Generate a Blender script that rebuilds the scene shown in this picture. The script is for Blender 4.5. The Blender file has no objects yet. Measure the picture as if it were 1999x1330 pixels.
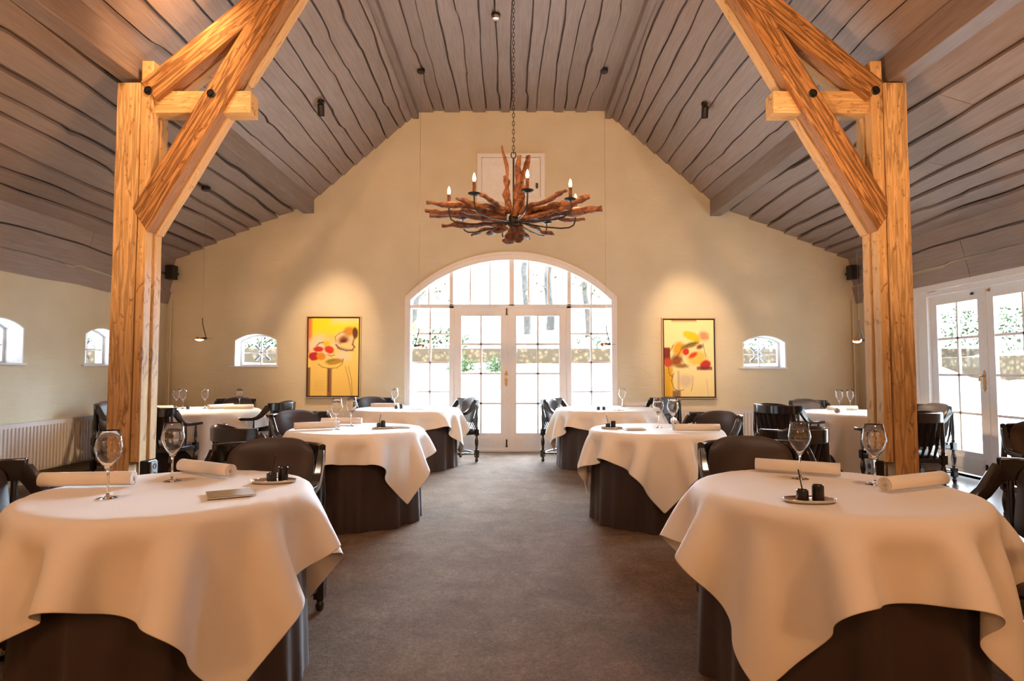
import bpy, bmesh, math, random
import numpy as np
from mathutils import Vector, Matrix, noise
from mathutils.geometry import tessellate_polygon
PI = math.pi
R_ = math.radians
random.seed(7)
scene = bpy.context.scene
C = scene.collection

# ------------------------------------------------------------------ materials
MATS = {}
def mat(name, build):
    if name not in MATS:
        m = bpy.data.materials.new(name); m.use_nodes = True
        nt = m.node_tree; nt.nodes.clear()
        out = nt.nodes.new('ShaderNodeOutputMaterial')
        build(nt, out); MATS[name] = m
    return MATS[name]
def N(nt, kind, **kw):
    n = nt.nodes.new(kind)
    for k, v in kw.items():
        if k.startswith('_'): setattr(n, k[1:], v)
        else: n.inputs[k.replace('__', ' ')].default_value = v
    return n
def bsdf(nt, out, col, rough=.5, metal=0., **kw):
    b = nt.nodes.new('ShaderNodeBsdfPrincipled')
    b.inputs['Base Color'].default_value = (*col, 1); b.inputs['Roughness'].default_value = rough
    b.inputs['Metallic'].default_value = metal
    for k, v in kw.items(): b.inputs[k.replace('__', ' ')].default_value = v
    nt.links.new(b.outputs[0], out.inputs[0]); return b
def coords(nt, scale=(1, 1, 1), space='Object'):
    t = nt.nodes.new('ShaderNodeTexCoord'); mp = nt.nodes.new('ShaderNodeMapping')
    mp.inputs['Scale'].default_value = scale
    nt.links.new(t.outputs[space], mp.inputs[0]); return mp.outputs[0]
def tex(nt, vec, scale, detail=4, rough=.55, dist=0.):
    n = nt.nodes.new('ShaderNodeTexNoise'); n.inputs['Scale'].default_value = scale
    n.inputs['Detail'].default_value = detail; n.inputs['Roughness'].default_value = rough
    n.inputs['Distortion'].default_value = dist
    nt.links.new(vec, n.inputs['Vector']); return n.outputs['Fac']
def ramp(nt, fac, stops):
    r = nt.nodes.new('ShaderNodeValToRGB'); e = r.color_ramp.elements
    while len(e) < len(stops): e.new(.5)
    for el, (p, c) in zip(e, stops): el.position = p; el.color = (*c, 1)
    nt.links.new(fac, r.inputs[0]); return r.outputs[0]
def bump(nt, h, b, strength=.3, dist=.01, prev=None):
    n = nt.nodes.new('ShaderNodeBump'); n.inputs['Strength'].default_value = strength; n.inputs['Distance'].default_value = dist
    nt.links.new(h, n.inputs['Height'])
    if prev: nt.links.new(prev, n.inputs['Normal'])
    nt.links.new(n.outputs[0], b.inputs['Normal']); return n.outputs[0]
def mixc(nt, fac, a, b, mode='MIX'):
    m = nt.nodes.new('ShaderNodeMix'); m.data_type = 'RGBA'; m.blend_type = mode
    for sock, v in ((m.inputs[0], fac), (m.inputs[6], a), (m.inputs[7], b)):
        if hasattr(v, 'links') or hasattr(v, 'is_linked'): nt.links.new(v, sock)
        elif isinstance(v, tuple): sock.default_value = (*v, 1)
        else: sock.default_value = v
    return m.outputs[2]

def plain(name, col, rough=.5, metal=0., **kw):
    def f(nt, out):
        b = bsdf(nt, out, col, rough, metal, **kw)
        v = coords(nt); t = tex(nt, v, 40, 3)
        c = ramp(nt, t, [(.3, tuple(x * .96 for x in col)), (.7, tuple(min(1, x * 1.03) for x in col))])
        nt.links.new(c, b.inputs['Base Color'])
    return mat(name, f)

def m_plaster(nt, out):
    b = bsdf(nt, out, (.7, .6, .44), .85)
    v = coords(nt)
    big = tex(nt, v, 1.3, 3)
    c = ramp(nt, big, [(.3, (.66, .58, .41)), (.7, (.74, .66, .49))])
    nt.links.new(c, b.inputs['Base Color'])
    v2 = coords(nt, (2, 2, 6))
    n1 = tex(nt, v2, 1.6, 6, .62, .6)
    n2 = tex(nt, v, 34, 4)
    p = bump(nt, n1, b, .28, .02)
    bump(nt, n2, b, .15, .003, p)
def m_board(nt, out):
    b = bsdf(nt, out, (.2, .15, .13), .55)
    t = nt.nodes.new('ShaderNodeAttribute'); t.attribute_name = 'tint'
    v = coords(nt, (14, .8, 14))
    n = tex(nt, v, 3, 7, .65, .4)
    v3 = coords(nt, (2.5, 1, 2.5)); n3 = tex(nt, v3, 2.2, 4)
    c = ramp(nt, n, [(.25, (.215, .16, .135)), (.55, (.30, .23, .20)), (.8, (.37, .29, .25))])
    c2 = mixc(nt, .5, c, t.outputs['Color'], 'MULTIPLY')
    c3 = mixc(nt, n3, c2, (.25, .17, .135))
    c4 = mixc(nt, .6, c3, c2)
    nt.links.new(c4, b.inputs['Base Color'])
    bump(nt, n, b, .5, .006)
def oak(name, base, dark, light, g0=.85, g1=.62):
    def f(nt, out):
        b = bsdf(nt, out, base, .62, Specular__IOR__Level=.25)
        v = coords(nt, (1.0, 9, 9))
        n = tex(nt, v, 2.4, 6, .6, 1.6)
        w = nt.nodes.new('ShaderNodeTexWave'); w.wave_type = 'BANDS'; w.bands_direction = 'Y'
        w.inputs['Scale'].default_value = 2.5; w.inputs['Distortion'].default_value = 7
        w.inputs['Detail'].default_value = 3; w.inputs['Detail Scale'].default_value = 1.2
        v2 = coords(nt, (.42, 8, 8)); nt.links.new(v2, w.inputs['Vector'])
        c = ramp(nt, w.outputs['Fac'], [(0., tuple(x * g0 for x in base)), (.35, base), (.75, light), (1., tuple(x * g1 for x in base))])
        spots = tex(nt, coords(nt, (3.2, 7, 7)), 2.3, 6, .72, .8)
        sp = ramp(nt, spots, [(.57, (0, 0, 0)), (.66, (1, 1, 1))])
        c = mixc(nt, sp, c, dark)
        vo = nt.nodes.new('ShaderNodeTexVoronoi'); vo.inputs['Scale'].default_value = 2.1
        wv = nt.nodes.new('ShaderNodeVectorMath'); wv.operation = 'ADD'
        wn = nt.nodes.new('ShaderNodeTexNoise'); wn.inputs['Scale'].default_value = 14; nt.links.new(coords(nt), wn.inputs['Vector'])
        ws = nt.nodes.new('ShaderNodeVectorMath'); ws.operation = 'SCALE'; ws.inputs['Scale'].default_value = .09
        nt.links.new(wn.outputs['Color'], ws.inputs[0]); nt.links.new(coords(nt, (1.5, 1.1, 1.1)), wv.inputs[0]); nt.links.new(ws.outputs[0], wv.inputs[1])
        nt.links.new(wv.outputs[0], vo.inputs['Vector'])
        kn = ramp(nt, vo.outputs['Distance'], [(.10, (1, 1, 1)), (.19, (0, 0, 0))])
        c = mixc(nt, kn, c, tuple(x * .5 for x in dark))
        c = mixc(nt, .22, c, ramp(nt, n, [(.3, dark), (.7, light)]))
        nt.links.new(c, b.inputs['Base Color'])
        bump(nt, n, b, .35, .004)
    return mat(name, f)
M_OAK = oak('aged_oak', (.66, .40, .17), (.20, .085, .03), (.80, .54, .27))
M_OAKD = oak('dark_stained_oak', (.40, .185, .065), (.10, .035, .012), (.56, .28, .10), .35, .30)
def m_drift(nt, out):
    b = bsdf(nt, out, (.3, .1, .04), .5)
    v = coords(nt, (1, 1, 1)); n = tex(nt, v, 14, 7, .75, 1.2)
    c = ramp(nt, n, [(.34, (.035, .010, .005)), (.47, (.17, .052, .018)), (.58, (.34, .13, .045)), (.75, (.50, .27, .13))])
    nt.links.new(c, b.inputs['Base Color']); bump(nt, n, b, .8, .012)
M_DRIFT = mat('driftwood', m_drift)
M_PLASTER = mat('rough_painted_plaster', m_plaster)
M_BOARD = mat('painted_ceiling_board', m_board)
def m_lacq(nt, out):
    b = bsdf(nt, out, (.016, .012, .012), .16)
    n = tex(nt, coords(nt, (1, 1, 1)), 18, 4)
    nt.links.new(ramp(nt, n, [(.3, (.010, .008, .008)), (.8, (.030, .022, .020))]), b.inputs['Base Color'])
    b.inputs['Coat Weight'].default_value = .5; b.inputs['Coat Roughness'].default_value = .12
M_LACQ = mat('black_lacquered_wood', m_lacq)
def m_leather(nt, out):
    b = bsdf(nt, out, (.06, .028, .018), .5)
    n = tex(nt, coords(nt), 120, 3)
    nt.links.new(ramp(nt, tex(nt, coords(nt), 6, 3), [(.3, (.022, .010, .007)), (.8, (.038, .018, .013))]), b.inputs['Base Color'])
    b.inputs['Sheen Weight'].default_value = .25
    bump(nt, n, b, .2, .002)
M_LEATHER = mat('brown_upholstery', m_leather)
def m_linen(nt, out):
    b = bsdf(nt, out, (.83, .80, .76), .75)
    v = coords(nt)
    w = nt.nodes.new('ShaderNodeTexWave'); w.inputs['Scale'].default_value = 220; nt.links.new(v, w.inputs['Vector'])
    n = tex(nt, v, 5, 4)
    b.inputs['Sheen Weight'].default_value = .15
    p = bump(nt, n, b, .12, .02); bump(nt, w.outputs['Fac'], b, .05, .001, p)
M_LINEN = mat('white_linen', m_linen)
def m_skirt(nt, out):
    b = bsdf(nt, out, (.09, .05, .04), .6)
    n = tex(nt, coords(nt), 4, 3)
    nt.links.new(ramp(nt, n, [(.3, (.026, .013, .010)), (.8, (.040, .021, .017))]), b.inputs['Base Color'])
    b.inputs['Sheen Weight'].default_value = .2
M_SKIRT = mat('brown_skirt_cloth', m_skirt)
def m_carpet(nt, out):
    b = bsdf(nt, out, (.3, .22, .17), .95)
    v = coords(nt); n = tex(nt, v, 3.5, 8, .78, .5); f = tex(nt, v, 190, 3, .7); g = tex(nt, v, 55, 6, .8)
    c = ramp(nt, n, [(.3, (.19, .113, .070)), (.5, (.27, .172, .112)), (.75, (.37, .248, .168))])
    c = mixc(nt, .55, c, ramp(nt, g, [(.36, (.25, .23, .21)), (.62, (1, 1, 1))]), 'MULTIPLY')
    c = mixc(nt, .5, c, ramp(nt, f, [(.32, (.22, .20, .18)), (.66, (1, 1, 1))]), 'MULTIPLY')
    nt.links.new(c, b.inputs['Base Color'])
    b.inputs['Specular IOR Level'].default_value = .1
    p = bump(nt, g, b, .6, .012); bump(nt, f, b, .9, .006, p)
M_CARPET = mat('cut_pile_carpet', m_carpet)
def m_floor(nt, out):
    b = bsdf(nt, out, (.08, .035, .02), .22)
    br = nt.nodes.new('ShaderNodeTexBrick'); br.inputs['Scale'].default_value = 1
    br.inputs['Brick Width'].default_value = 1.6; br.inputs['Row Height'].default_value = .16
    br.inputs['Mortar Size'].default_value = .004
    mp = nt.nodes.new('ShaderNodeMapping'); t = nt.nodes.new('ShaderNodeTexCoord')
    mp.inputs['Rotation'].default_value = (0, 0, PI / 2)
    nt.links.new(t.outputs['Object'], mp.inputs[0]); nt.links.new(mp.outputs[0], br.inputs['Vector'])
    br.inputs['Color1'].default_value = (.075, .032, .018, 1); br.inputs['Color2'].default_value = (.055, .024, .015, 1)
    br.inputs['Mortar'].default_value = (.01, .006, .004, 1)
    n = tex(nt, coords(nt, (12, 1, 1)), 3, 5)
    nt.links.new(mixc(nt, .35, br.outputs['Color'], ramp(nt, n, [(.3, (.02, .01, .006)), (.8, (.11, .05, .03))])), b.inputs['Base Color'])
M_FLOOR = mat('dark_wood_floor', m_floor)
M_WHITE = plain('white_paint', (.83, .83, .84), .38)
M_RAD = plain('radiator_enamel', (.74, .70, .66), .4)
M_BLACK = plain('black_metal', (.015, .014, .014), .35, .3)
M_IRON = plain('dark_iron', (.05, .045, .045), .38, .7)
M_STEEL = plain('polished_steel', (.75, .72, .68), .15, 1.)
M_BRASS = plain('aged_brass', (.45, .28, .11), .3, 1.)
M_COPPER = plain('copper', (.75, .40, .20), .22, 1.)
M_CERAMIC = plain('black_ceramic', (.014, .012, .011), .3)
M_GOLD = plain('champagne_frame', (.62, .50, .36), .3, .6)
M_PIPE = plain('cream_pipe_paint', (.62, .56, .42), .5)
M_GRAYPL = plain('grey_plastic', (.22, .22, .22), .5)
def m_pane(nt, out):
    t = nt.nodes.new('ShaderNodeBsdfTransparent'); t.inputs[0].default_value = (.97, .98, .98, 1)
    g = nt.nodes.new('ShaderNodeBsdfGlossy'); g.inputs['Roughness'].default_value = .02
    lw = nt.nodes.new('ShaderNodeLayerWeight'); lw.inputs[0].default_value = .5
    pw = N(nt, 'ShaderNodeMath', _operation='POWER'); pw.inputs[1].default_value = 4; nt.links.new(lw.outputs['Facing'], pw.inputs[0])
    f = N(nt, 'ShaderNodeMath', _operation='MULTIPLY_ADD'); f.inputs[1].default_value = .5; f.inputs[2].default_value = .025; nt.links.new(pw.outputs[0], f.inputs[0])
    x = nt.nodes.new('ShaderNodeMixShader')
    nt.links.new(f.outputs[0], x.inputs[0]); nt.links.new(t.outputs[0], x.inputs[1]); nt.links.new(g.outputs[0], x.inputs[2])
    nt.links.new(x.outputs[0], out.inputs[0])
M_PANE = mat('window_glass', m_pane)
def m_glass(nt, out):
    g = nt.nodes.new('ShaderNodeBsdfGlass'); g.inputs['Roughness'].default_value = 0; g.inputs['IOR'].default_value = 1.46
    nt.links.new(g.outputs[0], out.inputs[0])
M_GLASS = mat('crystal_glass', m_glass)
def emit(name, col, s):
    def f(nt, out):
        e = nt.nodes.new('ShaderNodeEmission'); e.inputs[0].default_value = (*col, 1); e.inputs[1].default_value = s
        nt.links.new(e.outputs[0], out.inputs[0])
    return mat(name, f)
M_FLAME = emit('glowing_bulb', (1, .62, .25), 22)
M_LENS = emit('glowing_lens', (1, .80, .55), 9)
def foliage(name, a, b_):
    def f(nt, out):
        b = bsdf(nt, out, a, .7)
        n = tex(nt, coords(nt), 7, 5)
        nt.links.new(ramp(nt, n, [(.35, a), (.65, b_)]), b.inputs['Base Color'])
    return mat(name, f)
M_LEAF = foliage('hedge_leaf', (.012, .035, .008), (.05, .09, .02))
M_AUTUMN = foliage('pale_leaf', (.06, .06, .015), (.14, .12, .04))
M_BARK = foliage('pale_bark', (.05, .045, .04), (.10, .09, .08))
M_LITTER = foliage('leaf_litter', (.05, .032, .016), (.16, .12, .08))
def m_terrace(nt, out):
    b = bsdf(nt, out, (.75, .73, .70), .8)
    n = tex(nt, coords(nt), 9, 5)
    nt.links.new(ramp(nt, n, [(.3, (.70, .68, .65)), (.7, (.80, .79, .77))]), b.inputs['Base Color'])
M_TERRACE = mat('pale_gravel', m_terrace)
def m_brickw(nt, out):
    b = bsdf(nt, out, (.5, .3, .2), .85)
    br = nt.nodes.new('ShaderNodeTexBrick'); br.inputs['Scale'].default_value = 1
    br.inputs['Brick Width'].default_value = .075; br.inputs['Row Height'].default_value = .5; br.inputs['Mortar Size'].default_value = .006
    br.inputs['Color1'].default_value = (.42, .16, .09, 1); br.inputs['Color2'].default_value = (.55, .26, .15, 1)
    br.inputs['Mortar'].default_value = (.7, .66, .6, 1); br.offset = 0
    nt.links.new(coords(nt), br.inputs['Vector']); nt.links.new(br.outputs['Color'], b.inputs['Base Color'])
M_BRICK = mat('brick_threshold', m_brickw)
def m_stone(nt, out):
    b = bsdf(nt, out, (.5, .45, .38), .9)
    vo = nt.nodes.new('ShaderNodeTexVoronoi'); vo.inputs['Scale'].default_value = 7
    nt.links.new(coords(nt), vo.inputs['Vector'])
    nt.links.new(ramp(nt, vo.outputs['Distance'], [(.08, (.16, .11, .06)), (.5, (.055, .036, .018))]), b.inputs['Base Color'])
M_STONE = mat('dry_stone', m_stone)
def m_canvas(nt, out):
    b = bsdf(nt, out, (1, 1, 1), .45)
    a = nt.nodes.new('ShaderNodeAttribute'); a.attribute_name = 'paint'
    nt.links.new(a.outputs['Color'], b.inputs['Base Color'])
    bump(nt, tex(nt, coords(nt), 60, 4), b, .3, .003)
M_CANVAS = mat('oil_painted_canvas', m_canvas)

# ------------------------------------------------------------------ mesh helpers
class MB:
    def __init__(s): s.v = []; s.f = []; s.mi = []; s.cur = 0
    def add(s, vs, fs):
        b = len(s.v); s.v += [tuple(x) for x in vs]
        for f in fs: s.f.append([b + i for i in f]); s.mi.append(s.cur)
        return s
    def box(s, x0, x1, y0, y1, z0, z1, mtx=None):
        vs = [Vector((x, y, z)) for x in (x0, x1) for y in (y0, y1) for z in (z0, z1)]
        if mtx: vs = [mtx @ v for v in vs]
        return s.add(vs, [(0, 1, 3, 2), (4, 6, 7, 5), (0, 4, 5, 1), (2, 3, 7, 6), (0, 2, 6, 4), (1, 5, 7, 3)])
    def tube(s, pts, rad, seg=10, caps=True, closed=False, sx=1., sy=1., up=(0, 0, 1)):
        pts = [Vector(p) for p in pts]; n = len(pts)
        if not hasattr(rad, '__len__'): rad = [rad] * n
        rings = []
        u = None
        for i, p in enumerate(pts):
            if closed: d = pts[(i + 1) % n] - pts[i - 1]
            else: d = (pts[min(i + 1, n - 1)] - pts[max(i - 1, 0)])
            d.normalize()
            if u is None:
                u = Vector(up) - d * d.dot(Vector(up))
                if u.length < 1e-3: u = Vector((1, 0, 0)) - d * d.x
            u = (u - d * d.dot(u)).normalized(); w = d.cross(u)
            rings.append([p + (u * math.cos(a) * sy + w * math.sin(a) * sx) * rad[i] for a in [2 * PI * k / seg for k in range(seg)]])
        vs = [v for r in rings for v in r]; fs = []
        m = n if closed else n - 1
        for i in range(m):
            j = (i + 1) % n
            for k in range(seg):
                fs.append((i * seg + k, i * seg + (k + 1) % seg, j * seg + (k + 1) % seg, j * seg + k))
        if caps and not closed:
            fs.append(tuple(range(seg))[::-1]); fs.append(tuple((n - 1) * seg + k for k in range(seg)))
        return s.add(vs, fs)
    def sweep(s, pts, sec, up=(0, 0, 1), scales=None):
        """sweep a 2-D section (list of (side, up)) along pts"""
        pts = [Vector(p) for p in pts]; n = len(pts); m = len(sec); vs = []
        for i, p in enumerate(pts):
            d = (pts[min(i + 1, n - 1)] - pts[max(i - 1, 0)]).normalized()
            side = d.cross(Vector(up)).normalized(); u = side.cross(d)
            sc = scales[i] if scales else (1, 1)
            vs += [p + side * a * sc[0] + u * b * sc[1] for a, b in sec]
        fs = [(i * m + k, i * m + (k + 1) % m, (i + 1) * m + (k + 1) % m, (i + 1) * m + k) for i in range(n - 1) for k in range(m)]
        fs.append(tuple(range(m))[::-1]); fs.append(tuple((n - 1) * m + k for k in range(m)))
        return s.add(vs, fs)
    def lathe(s, prof, seg=16, c=(0, 0, 0), mtx=None, close=False):
        vs = []; fs = []
        for r, z in prof:
            for k in range(seg):
                a = 2 * PI * k / seg; v = Vector((c[0] + r * math.cos(a), c[1] + r * math.sin(a), c[2] + z))
                vs.append(mtx @ v if mtx else v)
        n = len(prof)
        for i in range(n if close else n - 1):
            j = (i + 1) % n
            for k in range(seg):
                fs.append((i * seg + k, i * seg + (k + 1) % seg, j * seg + (k + 1) % seg, j * seg + k))
        if not close:
            if prof[0][0] > 1e-5: fs.append(tuple(range(seg))[::-1])
            if prof[-1][0] > 1e-5: fs.append(tuple((n - 1) * seg + k for k in range(seg)))
        return s.add(vs, fs)
    def prism(s, loops, to3, h0, h1):
        """polygon with holes (first loop outer), extruded from h0 to h1; to3(a,b,h)->xyz"""
        tri = tessellate_polygon([[Vector((a, b, 0)) for a, b in l] for l in loops])
        flat = [p for l in loops for p in l]; n = len(flat)
        vs = [to3(a, b, h0) for a, b in flat] + [to3(a, b, h1) for a, b in flat]
        fs = [tuple(t) for t in tri] + [tuple(i + n for i in t)[::-1] for t in tri]
        o = 0
        for l in loops:
            m = len(l)
            for k in range(m):
                a, b = o + k, o + (k + 1) % m; fs.append((a, b, b + n, a + n))
            o += m
        return s.add(vs, fs)
    def build(s, name, m, parent=None, smooth=False, bevel=0, angle=40):
        me = bpy.data.meshes.new(name); me.from_pydata(s.v, [], s.f)
        for mm in (m if isinstance(m, (list, tuple)) else [m]): me.materials.append(mm)
        if isinstance(m, (list, tuple)):
            for p, i in zip(me.polygons, s.mi): p.material_index = i
        bm = bmesh.new(); bm.from_mesh(me); bmesh.ops.recalc_face_normals(bm, faces=bm.faces); bm.to_mesh(me); bm.free()
        o = bpy.data.objects.new(name, me); C.objects.link(o)
        if parent: o.parent = parent
        if smooth:
            me.polygons.foreach_set('use_smooth', [True] * len(me.polygons))
            try: me.set_sharp_from_angle(angle=R_(angle))
            except Exception: pass
        if bevel:
            b = o.modifiers.new('bevel', 'BEVEL'); b.width = bevel; b.segments = 2; b.limit_method = 'ANGLE'; b.angle_limit = R_(50)
        return o
def tag(o, label=None, cat=None, group=None, kind=None):
    if label: o['label'] = label
    if cat: o['category'] = cat
    if group: o['group'] = group
    if kind: o['kind'] = kind
    return o
def empty(name, loc=(0, 0, 0), rz=0, label=None, cat=None, group=None, kind=None):
    o = bpy.data.objects.new(name, None); C.objects.link(o); o.location = loc; o.rotation_euler = (0, 0, rz); o.empty_display_size = .1
    return tag(o, label, cat, group, kind)
def children(o): return [c for c in ALLCH.get(o.name, [])]
ALLCH = {}
def copy_tree(o, parent=None):
    c = o.copy(); C.objects.link(c); c.parent = parent
    for ch in list(o.children): copy_tree(ch, c)
    return c
def rotz_from(fx, fy): return math.atan2(-fx, fy)

D = 9.68          # end wall
W = 5.45          # side walls
BACK = -3.6
# ------------------------------------------------------------------ floor
MB().box(-W - .3, W + .3, BACK, D + .3, -.12, 0).build('floor', M_FLOOR)['kind'] = 'structure'
MB().box(-3.5, 3.5, BACK + .05, D - .02, .0, .012).build('floor_carpet', M_CARPET)['kind'] = 'structure'

# ------------------------------------------------------------------ walls
def arch_loop(x0, x1, z0, zs, za, n=28):
    """rectangle with segmental arch top, counter-clockwise from bottom left"""
    w = (x1 - x0) / 2; h = za - zs; r = (w * w + h * h) / (2 * h); cx = (x0 + x1) / 2; cz = za - r
    a0 = math.asin(w / r); pts = [(x0, z0), (x1, z0)]
    for i in range(n + 1):
        a = a0 - 2 * a0 * i / n; pts.append((cx + r * math.sin(a), cz + r * math.cos(a)))
    return pts
ROOF = [(-5.45, 2.36), (-5.37, 3.05), (-3.25, 3.95), (-1.5, 5.46), (1.5, 5.46), (3.25, 3.95), (5.37, 3.05), (5.45, 2.36)]
outer = [(-W - .3, -.02), (W + .3, -.02), (W + .3, 2.36)] + [(a, b + .25) for a, b in ROOF[::-1]] + [(-W - .3, 2.36)]
AX = (-1.655, 1.625)
win_l = arch_loop(-4.36, -3.71, 1.35, 1.75, 1.85, 10)
win_r = arch_loop(3.65, 4.30, 1.325, 1.72, 1.82, 10)
arch = arch_loop(AX[0], AX[1], -.01, 2.42, 3.12)
grow = lambda l, k=1.02: [((sum(p[0] for p in l) / len(l)) + (a - sum(p[0] for p in l) / len(l)) * k, (min(p[1] for p in l) + max(p[1] for p in l)) / 2 + (b - (min(p[1] for p in l) + max(p[1] for p in l)) / 2) * k) for a, b in l]
MB().prism([outer, arch[::-1], grow(win_l)[::-1], grow(win_r)[::-1]], lambda a, b, h: (a, h, b), D, D + .32).build('wall_far', M_PLASTER)['kind'] = 'structure'
wl1 = arch_loop(6.2, 6.84, 1.35, 1.74, 1.83, 10); wl2 = arch_loop(7.85, 8.5, 1.35, 1.74, 1.83, 10); wl0 = arch_loop(2.9, 3.54, 1.35, 1.74, 1.83, 10)
lw = [(BACK, -.02), (D + .3, -.02), (D + .3, 2.75), (BACK, 2.75)]
MB().prism([lw, grow(wl0)[::-1], grow(wl1)[::-1], grow(wl2)[::-1]], lambda a, b, h: (h, a, b), -W, -W - .32).build('wall_left', M_PLASTER)['kind'] = 'structure'
rd = [(5.85, -.01), (8.28, -.01), (8.28, 2.33), (5.85, 2.33)]
MB().prism([lw, rd[::-1]], lambda a, b, h: (h, a, b), W, W + .32).build('wall_right', M_PLASTER)['kind'] = 'structure'
MB().box(-W - .3, W + .3, BACK - .2, BACK, -.02, 5.8).build('wall_back', M_PLASTER)['kind'] = 'structure'

# ------------------------------------------------------------------ ceiling of waney-edged boards
def ceiling():
    mb = MB(); tints = []
    ny = 110; ys = [BACK + (D - BACK + .02) * i / ny for i in range(ny + 1)]
    planes = [(ROOF[3], ROOF[4], 14), (ROOF[3], ROOF[2], 10), (ROOF[4], ROOF[5], 10), (ROOF[2], ROOF[1], 9), (ROOF[5], ROOF[6], 9),
              (ROOF[1], ROOF[0], 3), (ROOF[6], ROOF[7], 3)]
    seed = 0
    for (p0, p1, nb) in planes:
        p0 = Vector((p0[0], 0, p0[1])); p1 = Vector((p1[0], 0, p1[1])); d = p1 - p0; L = d.length; d.normalize()
        nrm = Vector((d.z, 0, -d.x))
        if nrm.z > 0 or (abs(d.z) > .95 and nrm.x * p0.x > 0): nrm = -nrm     # nrm points into the room
        flat = abs(p0.z - p1.z) < .01
        cuts = [0]
        for k in range(nb): cuts.append(cuts[-1] + random.uniform(.78, 1.22))
        cuts = [c * L / cuts[-1] for c in cuts]
        for k in range(nb):
            seed += 1
            a, b = cuts[k], cuts[k + 1]; gap = .012 if nb > 9 else .019
            # wavy free edge
            def edge(y, s):
                t = noise.noise(Vector((y * .5, s * 7.31, 0))) * .060 + noise.noise(Vector((y * 1.9, s * 3.7, 5))) * .018
                q = noise.noise(Vector((y * .8, s * 1.9, 9)))
                return t + (.022 if q > .30 else 0)
            low = (k % 2 == 0) if flat else True
            if flat: h0, h1 = (.036, .036) if low else (.012, .012)
            elif d.z < -.6 and nb > 3: h0, h1 = .014, .034
            else: h0, h1 = .040, .012
            j = random.random(); joints = [BACK - 1] + ([random.uniform(0, 8)] if j < .65 else []) + [D + 1]
            for q in range(len(joints) - 1):
                tn = random.uniform(.72, 1.1)
                prev = None
                yy = [y for y in ys if joints[q] < y < joints[q + 1]]
                if joints[q] > BACK: yy = [joints[q] + .004] + yy
                if joints[q + 1] < D: yy = yy + [joints[q + 1] - .004]
                for y in yy:
                    gw = lambda s_: gap * (.5 + .5 * max(0, noise.noise(Vector((y * .7, s_ * 2.3, 3))) * 2 + .4))
                    ea = edge(y, seed) + gw(seed) if k else -.02; eb = edge(y, seed + 1) - gw(seed + 1) if k < nb - 1 else .03
                    if k == nb - 1 and nb == 3: eb = .03 + edge(y, seed + 1)
                    A = p0 + d * (a + ea) + nrm * h0; B = p0 + d * (b + eb) + nrm * h1
                    A2 = A - nrm * (h0 + .002); B2 = B - nrm * (h1 + .002)
                    ring = [(v.x, y, v.z) for v in (A, B, B2, A2)]
                    i0 = len(mb.v); mb.v += ring; tints += [tn] * 4
                    if prev is not None:
                        for e in range(4):
                            mb.f.append([prev + e, prev + (e + 1) % 4, i0 + (e + 1) % 4, i0 + e]); mb.mi.append(0)
                    else: mb.f.append([i0, i0 + 1, i0 + 2, i0 + 3]); mb.mi.append(0)
                    prev = i0
                mb.f.append([prev, prev + 1, prev + 2, prev + 3]); mb.mi.append(0)
    # solid roof deck above the boards
    n0 = len(mb.v)
    R2 = [(-5.50, 2.3), (-5.41, 3.08), (-3.27, 3.985), (-1.515, 5.50), (1.515, 5.50), (3.27, 3.985), (5.41, 3.08), (5.50, 2.3)]
    for y in (BACK - .1, D + .02):
        for (x, z) in R2: mb.v.append((x, y, z)); tints.append(.12)  # near-black tint paints shade into the board gaps
    for i in range(7):
        mb.f.append([n0 + i, n0 + i + 1, n0 + 8 + i + 1, n0 + 8 + i]); mb.mi.append(0)
    o = mb.build('ceiling', M_BOARD)
    att = o.data.color_attributes.new('tint', 'FLOAT_COLOR', 'POINT')
    att.data.foreach_set('color', [c for t in tints for c in (t, t, t, 1)])
    o['kind'] = 'structure'
ceiling()

# ------------------------------------------------------------------ beams: local X runs along the grain
def bar(name, p0, p1, w, h, m, parent=None, roll=Vector((0, 1, 0)), bevel=.006, cut0=0, cut1=0):
    """square timber from p0 to p1, w measured along `roll`, h across it; cut: shear of the end faces"""
    p0 = Vector(p0); p1 = Vector(p1); x = (p1 - p0); L = x.length; x.normalize()
    y = (roll - x * roll.dot(x)).normalized(); z = x.cross(y)
    mb = MB(); n = max(2, int(L / .25)); ring = []
    for i in range(n + 1):
        t = i / n
        for (a, b) in ((-w / 2, -h / 2), (w / 2, -h / 2), (w / 2, h / 2), (-w / 2, h / 2)):
            sh = cut0 * b * (1 - t) + cut1 * b * t
            j = .0025
            mb.v.append((t * L + sh, a + random.uniform(-j, j), b + random.uniform(-j, j)))
    for i in range(n):
        for k in range(4): mb.f.append([i * 4 + k, i * 4 + (k + 1) % 4, i * 4 + 4 + (k + 1) % 4, i * 4 + 4 + k]); mb.mi.append(0)
    mb.f += [[3, 2, 1, 0], [n * 4, n * 4 + 1, n * 4 + 2, n * 4 + 3]]; mb.mi += [0, 0]
    o = mb.build(name, m, bevel=bevel)
    M = Matrix((x, y, z)).transposed().to_4x4(); M.translation = p0
    if parent: o.parent = parent; o.matrix_parent_inverse = Matrix()
    o.matrix_local = M
    return o
def m_purlin(nt, out):
    b = bsdf(nt, out, (.2, .15, .13), .45)
    n = tex(nt, coords(nt, (1, 14, 14)), 3, 6)
    nt.links.new(ramp(nt, n, [(.3, (.17, .125, .105)), (.8, (.27, .205, .18))]), b.inputs['Base Color']); bump(nt, n, b, .4, .005)
M_PURLIN = mat('painted_beam', m_purlin)
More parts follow.
